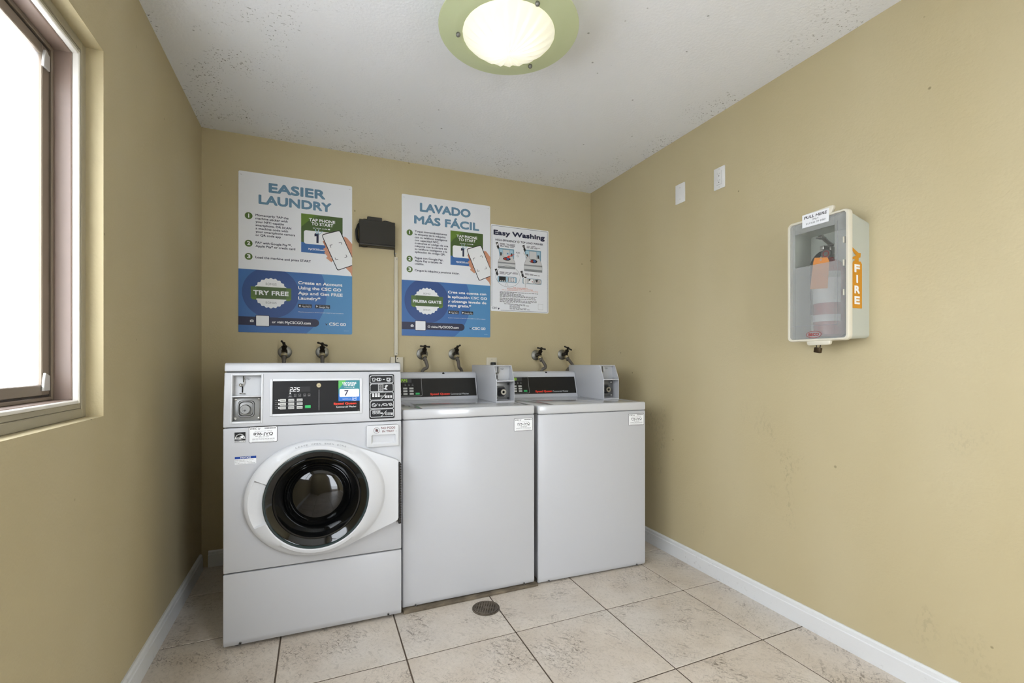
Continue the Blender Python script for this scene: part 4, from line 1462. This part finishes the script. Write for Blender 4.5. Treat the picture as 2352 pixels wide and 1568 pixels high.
# ================================================================== FAUCETS AND HOSES
def faucet(x, z, turn, label, hose_label, end_dx, end_y, end_z, lean=0.):
    R = thing('faucet', label, 'faucet', (x, YB - .001, z), 0, 'laundry faucets on the back wall')
    fl = MB()
    fl.lathe([(.0365, 0), (.0360, .004), (.0310, .0075), (.0150, .010), (.0120, .016)], (0, 0, 0), (0, -1, 0), 32, 0, True, False)
    for a in (.65, .65 + PI):
        fl.lathe([(.0036, 0), (.0034, .0012), (.0, .0013)], (.026 * math.cos(a), -.0064, .026 * math.sin(a)), (0, -1, 0), 10, 1)
    fl.build('flange', [M['galv'], M['hole']], R)
    b = MB()
    b.cyl((0, -.012, 0), (0, -.050, .001), .0115, .0125, 18)
    b.ball((0, -.052, .001), .0165, 18)
    b.lathe([(.0150, 0), (.0160, .006), (.0125, .010), (.0110, .022), (.0140, .024), (.0140, .032), (.0070, .034), (.0060, .046)], (0, -.054, .004), (0, -.62, .78), 18, 0, True, True)
    b.lathe([(.0130, 0), (.0130, .018)], (0, -.058, -.002), (0, -.62, -.78), 18, 0, True, True)
    b.build('valve_body', M['dark_iron'], R)
    n = MB()
    n.lathe([(.0150, 0), (.0165, .003), (.0165, .014), (.0150, .017), (.0090, .018)], (0, -.066, -.012), (0, -.62, -.78), 18, 0, True, True)
    n.build('coupling_nut', M['brass'], R)
    hx = Vector((math.cos(turn), math.sin(turn) * .78, math.sin(turn) * .62))
    tip = Vector((0, -.054, .004)) + Vector((0, -.62, .78)) * .052
    hnd = MB()
    pts = [tip + hx * t for t in (-.031, -.027, -.014, -.006, .006, .014, .027, .031)]
    rr = (.004, .0062, .0046, .0068, .0068, .0046, .0062, .004)
    u = Vector((0, -.62, .78))
    w = hx.cross(u).normalized()
    uu = w.cross(hx).normalized()
    hnd.loft([[p + (uu * math.cos(2 * PI * k / 10) + w * math.sin(2 * PI * k / 10)) * r for k in range(10)] for p, r in zip(pts, rr)], True, True, True)
    hnd.cyl(tip - u * .008, tip + u * .007, .0075, n=12)
    hnd.cyl(tip + u * .0071, tip + u * .0095, .0035, n=10)
    hnd.build('tee_handle', M['dark_iron'], R)
    p0 = Vector((x, YB - .001, z)) + Vector((0, -.066, -.012)) + Vector((0, -.62, -.78)) * .017
    pts = [p0, p0 + Vector((lean * .4, -.012, -.022)), p0 + Vector((lean, -.014, -.060)), Vector((x + end_dx * .6 + lean * .5, YB - .085, z - .13)), Vector((x + end_dx, end_y, end_z))]
    h = MB()
    h.tube(smooth_path(pts, 7), .0105, 12)
    h.lathe([(.0120, 0), (.0120, .018)], p0, (0, -.5, -.86), 14, 0, True, True)
    tag(h.build('water_hose', M['hose']), hose_label, 'hose', 'washer inlet hoses')


faucet(-.1730, 1.162, 2.05, 'faucet left of the two above the front-loading washer', 'grey hose dropping behind the front-loading washer at its left', -.020, 2.80, .80)
faucet(.0240, 1.163, 2.60, 'faucet right of the two above the front-loading washer', 'grey hose dropping behind the front-loading washer at its right', -.020, 2.80, .80)
faucet(.6140, 1.158, -.10, 'faucet beside the white cable channel, handle turned level', 'grey hose from the faucet beside the white cable channel', -.045, 2.80, .78, .012)
faucet(.8230, 1.158, .70, 'faucet between the cable channel and the ivory outlet plate, handle angled', 'grey hose from the faucet just left of the ivory outlet plate', .045, 2.80, .78, .010)
faucet(1.4230, 1.155, -.28, 'left faucet of the pair behind the washer nearest the right wall', 'grey hose from the left faucet behind the washer nearest the right wall', -.030, 2.80, .78, .030)
faucet(1.6340, 1.160, -.85, 'faucet nearest the right corner, handle steeply angled', 'grey hose from the faucet nearest the right corner', -.050, 2.80, .78, .035)


# ================================================================== POWER SUPPLY, CABLE CHANNEL, OUTLETS
def power_supply():
    R = thing('power_supply', 'black power supply box with coiled cable on the back wall', 'power supply', (.333, YB, 1.805))
    w = .104
    MB().prism([(-.052, .012), (-.052, .152), (-.044, .158), (0, .158), (0, 0), (-.052, 0), (-.055, .004), (-.055, .012)], 'x', -w, w, .003, 2).build('case', M['adapter'], R)
    MB().box(-w + .001, w - .001, -.0562, -.050, .0125, .0145).build('case_groove', M['cable'], R)
    b = MB()
    b.box(-.058, .028, -.040, -.004, .150, .180, .003)
    b.build('bracket', M['adapter'], R)
    c = MB()
    rnd = random.Random(3)
    for k in range(6):
        xx = -w - .004 - .0035 * (k % 3)
        top, bot = .142 - .006 * k + rnd.uniform(-.006, .006), .020 + rnd.uniform(-.010, .012)
        yy = -.014 - .006 * k
        c.tube(smooth_path([(xx + .006, yy, top), (xx - .004, yy, top - .018), (xx - .007 + rnd.uniform(-.003, .003), yy - .003, .085), (xx - .004, yy, bot + .010), (xx + .006, yy - .004, bot - .004)], 5), .0030, 8)
    c.tube(smooth_path([(-w - .002, -.02, .145), (-w + .025, -.03, .161), (-.055, -.03, .162)], 5), .0028, 8)
    c.tube(smooth_path([(-w, -.03, .012), (-w + .015, -.034, -.004), (-w + .04, -.03, -.004), (-w + .05, -.02, .002)], 5), .0028, 8)
    c.tube(smooth_path([(.026, -.03, .158), (.050, -.032, .165), (.088, -.030, .158), (.104, -.026, .146), (.1065, -.022, .120), (.1065, -.020, .02), (.107, -.012, -.02), (.1105, -.008, -.045), (.112, -.006, -.070)], 5), .0030, 8)
    c.build('cable_coil', M['cable'], R)
    MB().box(.104, .120, -.012, -.001, -.024, -.020, .001, 1).build('cable_clip', M['clip'], R)


power_supply()
R = thing('cable_channel', 'narrow white cable channel running down below the power supply', 'cable channel', (.4495, YB, 1.148))
MB().prism([(-.0125, 0), (-.0115, -.010), (-.0085, -.0125), (.0085, -.0125), (.0115, -.010), (.0125, 0)], 'z', 0, .612).build('cover', M['plate_ivory'], R)
for zz in (.012, .600):
    MB().lathe([(.0028, 0), (.0026, .0012), (.0, .0014)], (.004, -.0125, zz), (0, -1, 0), 10).build('screw', M['steel_dull'], R)
MB().tube([(-.0015, -.006, -.001), (-.0020, -.006, -.012), (-.0020, -.008, -.055)], .0035, 8).build('cable', M['cable'], R)

R = thing('outlet_cover', 'ivory outlet cover half hidden behind the front-loading washer', 'outlet', (.4530, YB, 1.022))
m = MB()
m.prism([(-.0380, .0), (-.0380, .1155), (-.0095, .1155), (-.0095, 0)], 'y', -.016, 0, .002)
m.prism([(-.0060, .082), (-.0060, .1155), (.0380, .1155), (.0380, 0), (.018, 0), (.018, .082)], 'y', -.022, 0, .002)
m.build('cover', M['plate_ivory'], R)
MB().box(-.0095, .020, -.018, -.001, .0, .082, .002).build('plug', M['cable'], R)
MB().lathe([(.0028, 0), (.0, .001)], (.003, -.022, .105), (0, -1, 0), 10).build('screw', M['hole'], R)

R = thing('wall_outlet', 'ivory outlet with black plug behind the middle coin meter', 'outlet', (1.088, YB, 1.018))
MB().prism(rounded(-.0380, .0380, 0, .1190, .003), 'y', -.006, 0, .0015).build('plate', M['plate_ivory'], R)
MB().lathe([(.0025, 0), (.0, .001)], (0, -.006, .108), (0, -1, 0), 10).build('screw', M['steel_dull'], R)
m = MB()
m.box(-.011, .017, -.042, -.005, .052, .087, .004)
m.tube(smooth_path([(.004, -.030, .055), (.005, -.040, .030), (.005, -.030, -.03), (.0, -.02, -.12)], 5), .004, 8)
m.build('plug', M['cable'], R)

# plates on the right wall (their front faces -X)
R = thing('blank_wall_plate', 'blank white wall plate high on the right wall, lower left of the outlet', 'wall plate', (XR, 1.9955, 1.998))
MB().prism(rounded(-.0350, .0350, 0, .108, .002), 'x', -.005, 0, .0015).build('plate', M['plate_white'], R)
for zz in (.022, .086):
    MB().lathe([(.0028, 0), (.0, .0010)], (-.005, 0, zz), (-1, 0, 0), 10).build('screw', M['grey_plate'], R)
R = thing('duplex_outlet', 'white double outlet high on the right wall', 'outlet', (XR, 1.7225, 1.983))
MB().prism(rounded(-.0335, .0335, 0, .108, .002), 'x', -.0055, 0, .0015).build('plate', M['plate_white'], R)
MB().prism(rounded(-.0172, .0172, .0205, .0875, .001), 'x', -.0058, -.001).build('gap', M['seam'], R)
ins = MB().prism(rounded(-.0165, .0165, .0212, .0868, .001), 'x', -.0075, -.001, .0006).build('receptacle', M['plate_white'], R)
for zz in (.038, .070):
    m = MB()
    m.box(-.0078, -.006, .0040, .0052, zz + .001, zz + .010)
    m.box(-.0078, -.006, -.0062, -.0050, zz + .001, zz + .0085)
    m.lathe([(.0026, 0), (.0, .0001)], (-.0077, 0, zz - .0055), (-1, 0, 0), 10)
    m.build('socket_slots', M['hole'], ins)
for zz in (.0085, .0995):
    MB().lathe([(.0026, 0), (.0, .0010)], (-.0055, 0, zz), (-1, 0, 0), 10).build('screw', M['grey_plate'], R)


# ================================================================== FIRE EXTINGUISHER CABINET
def glassy(name, col, clear, rough):
    m = bpy.data.materials.new(name)
    m.use_nodes = True
    nt = m.node_tree
    nt.nodes.clear()
    out = nt.nodes.new('ShaderNodeOutputMaterial')
    tr_ = nt.nodes.new('ShaderNodeBsdfTransparent')
    tr_.inputs[0].default_value = (.96, .96, .95, 1)
    pb = nt.nodes.new('ShaderNodeBsdfPrincipled')
    pb.inputs['Base Color'].default_value = lin(col)
    pb.inputs['Roughness'].default_value = rough
    mx = nt.nodes.new('ShaderNodeMixShader')
    mx.inputs[0].default_value = 1 - clear
    nt.links.new(tr_.outputs[0], mx.inputs[1])
    nt.links.new(pb.outputs[0], mx.inputs[2])
    nt.links.new(mx.outputs[0], out.inputs[0])
    return m


M['frosted'] = glassy('milky_frosted_plastic', (192, 193, 191), .65, .3)
M['clearwin'] = glassy('clear_plastic', (190, 192, 188), .93, .12)


def fire_cabinet():
    R = thing('extinguisher_cabinet', 'pale plastic fire extinguisher cabinet with frosted front on the right wall', 'cabinet', (XR, 1.150, 1.190))
    # local: -x out of the wall, +y towards the back wall; viewer sees the -y side
    def rr(yh, z0, z1, r, x):
        return [(x, a, b) for a, b in rounded(-yh, yh, z0, z1, r, 5)]
    b = MB()
    b.loft([rr(.110, .002, .434, .014, 0), rr(.1125, -.003, .462, .016, -.112), rr(.1055, .004, .455, .012, -.112), rr(.103, .009, .427, .010, -.006)], True, False, True)
    b.build('box', M['box_grey'], R)
    c = MB()
    c.loft([rr(.1165, -.007, .468, .018, -.110), rr(.1165, -.007, .468, .018, -.126), rr(.1135, -.004, .465, .016, -.131), rr(.1075, .0015, .4595, .012, -.131), rr(.1065, .0025, .4585, .012, -.127), rr(.1065, .0025, .4585, .012, -.110), rr(.1165, -.007, .468, .018, -.110)], True)
    rim = c.build('cover_rim', M['box_cream'], R)
    t = MB()
    t.prism([(.056, .466), (.048, .484), (.040, .490), (-.050, .490), (-.060, .494), (-.064, .488), (-.056, .466)], 'x', -.130, -.116, .003)
    t.build('pull_tab', M['box_cream'], rim)
    t = MB()
    t.prism([(.040, -.005), (.038, -.018), (.032, -.022), (-.042, -.022), (-.048, -.018), (-.050, -.005)], 'x', -.128, -.112, .003)
    t.build('lock_tab', M['box_cream'], rim)
    # frosted panel around a clear window
    y0, y1, z0, z1 = -.1066, .1066, .0024, .4586
    a0, a1, b0, b1 = -.0660, .0860, .286, .4185
    f = MB()
    f.box(-.1275, -.1255, y0, a0, z0, z1)
    f.box(-.1275, -.1255, a1, y1, z0, z1)
    f.box(-.1275, -.1255, a0, a1, z0, b0)
    f.box(-.1275, -.1255, a0, a1, b1, z1)
    f.build('frosted_panel', M['frosted'], R)
    MB().box(-.1272, -.1258, a0, a1, b0, b1).build('clear_window', M['clearwin'], R)
    s = Print((-.1278, 0, 0), (0, -1, 0), (0, 0, 1))
    s.line([(.0770, .430), (.0755, .052), (-.0970, .055)], .0009, 'smoke', 1)
    s.disc(-.0110, .0190, .0285, 'smoke', 1, 28, ry=.0125)
    s.circle(-.0110, .0190, .0285, .0016, 'dullred', 2, 28, ry=.0125)
    s.text('BECO', -.0310, .0135, .0400, .0110, 'dullred', 2, .05)
    s.build('cover_marks', R)
    p = Print((-.1316, 0, 0), (0, -1, 0), (0, 0, 1))
    p.rect(-.0530, .0470, .4370, .4855, 'white', 2)
    p.text('PULL HERE', -.0460, .4680, .0860, .0105, 'black', 3, .03, .2)
    p.text('ONLY', -.0140, .4570, .0240, .0065, 'black', 3, .0)
    p.text('IN CASE OF FIRE!', -.0380, .4450, .0740, .0065, 'black', 3, .0)
    p.build('pull_sticker', R, 'white PULL HERE sticker')
    MB().prism([(.0470, .4362), (.0535, .4362), (.0535, .4862), (-.0475, .4862), (-.0475, .4362)], 'x', -.1316, -.1300).build('sticker_backing', INK['white'], R)
    for zz in (.155, .262, .345):
        MB().box(-.1300, -.1180, -.1000, -.0960, zz, zz + .022).build('cover_clip', M['box_cream'], rim)
    # orange decal on the side that faces the room
    d = Print((0, -.1130, 0), (1, 0, 0), (0, 0, 1))
    d.poly([(-.1080, .1085), (-.0490, .1085), (-.0490, .2700), (-.0560, .2790), (-.0980, .2790), (-.1080, .2660)], 'fire', 1)
    d.poly([(-.0920, .2785), (-.0680, .2785), (-.0680, .2920), (-.0580, .2940), (-.0560, .3100), (-.0700, .3100), (-.1060, .3280), (-.1060, .3150), (-.0830, .2990), (-.1120, .2890), (-.1120, .2800), (-.0920, .2870)], 'fire', 1)
    for k, ch in enumerate('FIRE'):
        d.text(ch, -.0935 if ch != 'I' else -.0830, .2385 - k * .0385, .0320 if ch != 'I' else .0105, .0290, 'white', 2, .06)
    dd = d.build('fire_decal', R, 'orange extinguisher-shaped FIRE decal')
    return R


fire_cabinet()


def extinguisher():
    R = thing('fire_extinguisher', 'red fire extinguisher with orange tag inside the plastic cabinet', 'fire extinguisher', (XR - .060, 1.146, 1.2005))
    r = .0525
    c = MB()
    c.lathe([(.0001, 0), (.040, 0), (r, .008), (r, .255), (.047, .272), (.038, .286), (.022, .296), (.017, .300), (.017, .304)], (0, 0, 0), (0, 0, 1), 36, 0, False, True)
    c.build('cylinder', M['red'], R)
    l = MB()
    n = 18
    for za, zb, mi in ((.128, .222, 0), (.058, .084, 0), (.222, .246, 1)):
        l.loft([[((r + .0006) * math.cos(PI + (k / n - .5) * 2.6), (r + .0006) * math.sin(PI + (k / n - .5) * 2.6), z) for k in range(n + 1)] for z in (za, zb)], False, mi=mi)
    l.build('label', [INK['white'], INK['ghost']], R)
    v = MB()
    v.cyl((0, 0, .300), (0, 0, .328), .015, .013, 16)
    v.box(-.012, .012, -.014, .014, .318, .346, .003)
    v.prism([(-.045, .348), (.020, .344), (.020, .336), (-.045, .332)], 'y', -.008, .008, .002)
    v.prism([(-.058, .384), (-.048, .388), (.018, .358), (.018, .350)], 'y', -.008, .008, .002)
    v.tube([(-.006, -.022, .352), (-.006, .022, .352)], .0025, 8)
    v.build('valve', M['steel'], R)
    MB().box(-.062, -.034, -.012, .012, .374, .380, .002).build('lever_grip', M['steel_dull'], R)
    g = MB()
    g.lathe([(.0185, 0), (.0185, .008), (.0165, .010), (.0160, .008), (.0001, .008)], (-.012, .0, .319), (-1, 0, 0), 24)
    g.lathe([(.0125, .0082), (.0125, .0086), (.0085, .0086), (.0085, .0082)], (-.012, .0, .319), (-1, 0, 0), 20, 1)
    g.build('gauge', [M['steel_dull'], INK['dullred']], R)
    h = MB()
    h.tube(smooth_path([(-.004, .012, .330), (-.006, .034, .324), (-.008, .055, .300), (-.010, .0600, .262), (-.012, .0570, .18), (-.014, .0550, .09)], 6), .0085, 10)
    h.build('discharge_hose', M['rubber'], R)
    p = MB()
    p.prism([(.0230, .290), (.0180, .304), (-.0300, .296), (-.0360, .282), (-.0300, .180), (.0360, .186)], 'x', -.0580, -.0570)
    o = p.build('tag', INK['tagorange'], R)
    o['label'] = 'orange inspection tag'
    MB().lathe([(.0042, 0), (.0042, .0006), (.0020, .0006)], (-.0580, -.006, .292), (-1, 0, 0), 14).build('eyelet', M['clip'], o)
    return R


extinguisher()

# padlock hanging from the cabinet's lower tab
R = thing('padlock', 'small dark padlock hanging below the extinguisher cabinet', 'padlock', (XR - .1200, 1.1520, 1.1390))
m = MB()
m.prism(rounded(-.0125, .0125, 0, .0200, .003), 'x', -.0055, .0055, .0015)
b_ = m.build('lock_body', M['brassy_lock'], R)
b_.rotation_euler = (.18, 0, 0)
m = MB()
m.tube(smooth_path([(0, .0075, .018), (0, .0085, .032), (0, .0050, .0405), (0, .0000, .0430), (0, -.0050, .0405), (0, -.0060, .030), (0, -.0060, .018)], 5), .0018, 8)
s_ = m.build('shackle', M['dark_iron'], R)
s_.rotation_euler = (.18, 0, 0)


# ================================================================== CEILING LAMP
def lamp_glass(name, col, clear, emis=0.):
    m = bpy.data.materials.new(name)
    m.use_nodes = True
    nt = m.node_tree
    nt.nodes.clear()
    out = nt.nodes.new('ShaderNodeOutputMaterial')
    tr_ = nt.nodes.new('ShaderNodeBsdfTransparent')
    tr_.inputs[0].default_value = lin(col)
    tl = nt.nodes.new('ShaderNodeBsdfTranslucent')
    tl.inputs[0].default_value = lin(col)
    df = nt.nodes.new('ShaderNodeBsdfPrincipled')
    df.inputs['Base Color'].default_value = lin(col)
    df.inputs['Roughness'].default_value = .35
    if emis:
        df.inputs['Emission Color'].default_value = lin(col)
        df.inputs['Emission Strength'].default_value = emis
    m1 = nt.nodes.new('ShaderNodeMixShader')
    m1.inputs[0].default_value = .5
    nt.links.new(tl.outputs[0], m1.inputs[1])
    nt.links.new(df.outputs[0], m1.inputs[2])
    m2 = nt.nodes.new('ShaderNodeMixShader')
    m2.inputs[0].default_value = 1 - clear
    nt.links.new(tr_.outputs[0], m2.inputs[1])
    nt.links.new(m1.outputs[0], m2.inputs[2])
    nt.links.new(m2.outputs[0], out.inputs[0])
    return m


M['lamp_ring'] = lamp_glass('green_frosted_glass', (208, 213, 180), .0, .22)
M['lamp_bowl'] = lamp_glass('white_fluted_glass', (255, 254, 243), 0., .25)
M['pan'] = mat('white_lamp_pan', (215, 214, 208), .6)


def ceiling_lamp():
    R = thing('ceiling_lamp', 'round ceiling lamp with green frosted glass rim and fluted white bowl', 'lamp', (.615, 1.477, H))
    z = 2.255 - H
    MB().lathe([(.0001, -.0005), (.085, -.0005), (.085, -.020), (.070, -.028), (.0001, -.028)], (0, 0, 0), (0, 0, 1), 40).build('canopy', M['plate_white'], R)
    MB().lathe([(.0001, -.031), (.084, -.031), (.140, z + .060), (.166, z + .038), (.164, z + .036), (.138, z + .057), (.083, -.034), (.0001, -.034)], (0, 0, 0), (0, 0, 1), 48).build('reflector_pan', M['pan'], R)
    g = MB()
    g.lathe([(.150, z - .004), (.165, z - .010), (.190, z - .006), (.212, z + .000), (.242, z + .004), (.2435, z + .006), (.242, z + .008), (.212, z + .004), (.190, z - .002), (.165, z - .006), (.150, z - .000)], (0, 0, 0), (0, 0, 1), 96)
    g.build('glass_rim', M['lamp_ring'], R)
    b = MB()
    n = 22
    K = n * 8
    rings = []
    for r, h in ((.166, .004), (.163, -.006), (.150, -.020), (.125, -.040), (.095, -.056), (.065, -.067), (.035, -.074), (.012, -.077), (.002, -.0775)):
        ring = []
        for k in range(K):
            ph = (k / 8) % 1
            saw = ph if ph < .8 else (1 - ph) * 4
            d = .0110 * saw * min(1, r / .06) * min(1, max(0, .166 - r) / .045)
            a = 2 * PI * k / K
            ring.append((r * math.cos(a), r * math.sin(a), z + h + d))
        rings.append(ring)
    b.loft(rings, True, False, True)
    b.build('fluted_bowl', M['lamp_bowl'], R, 50)
    for x, y in ((.452, 1.532), (.642, 1.299), (.745, 1.584)):
        dx, dy = x - .615, y - 1.477
        L = math.hypot(dx, dy)
        dx, dy = dx / L * .176, dy / L * .176
        k = MB()
        k.cyl((dx, dy, -.001), (dx, dy, z - .004), .0028, n=10)
        k.ball((dx, dy, z - .016), .0080, 14)
        k.build('knob', M['steel_dull'], R)
    l = bpy.data.lights.new('bulb', 'POINT')
    l.energy = .34
    l.color = (1.0, .95, .86)
    l.shadow_soft_size = .045
    o = bpy.data.objects.new('bulb', l)
    COL.objects.link(o)
    o.parent = R
    o.location = (0, 0, z + .030)


ceiling_lamp()
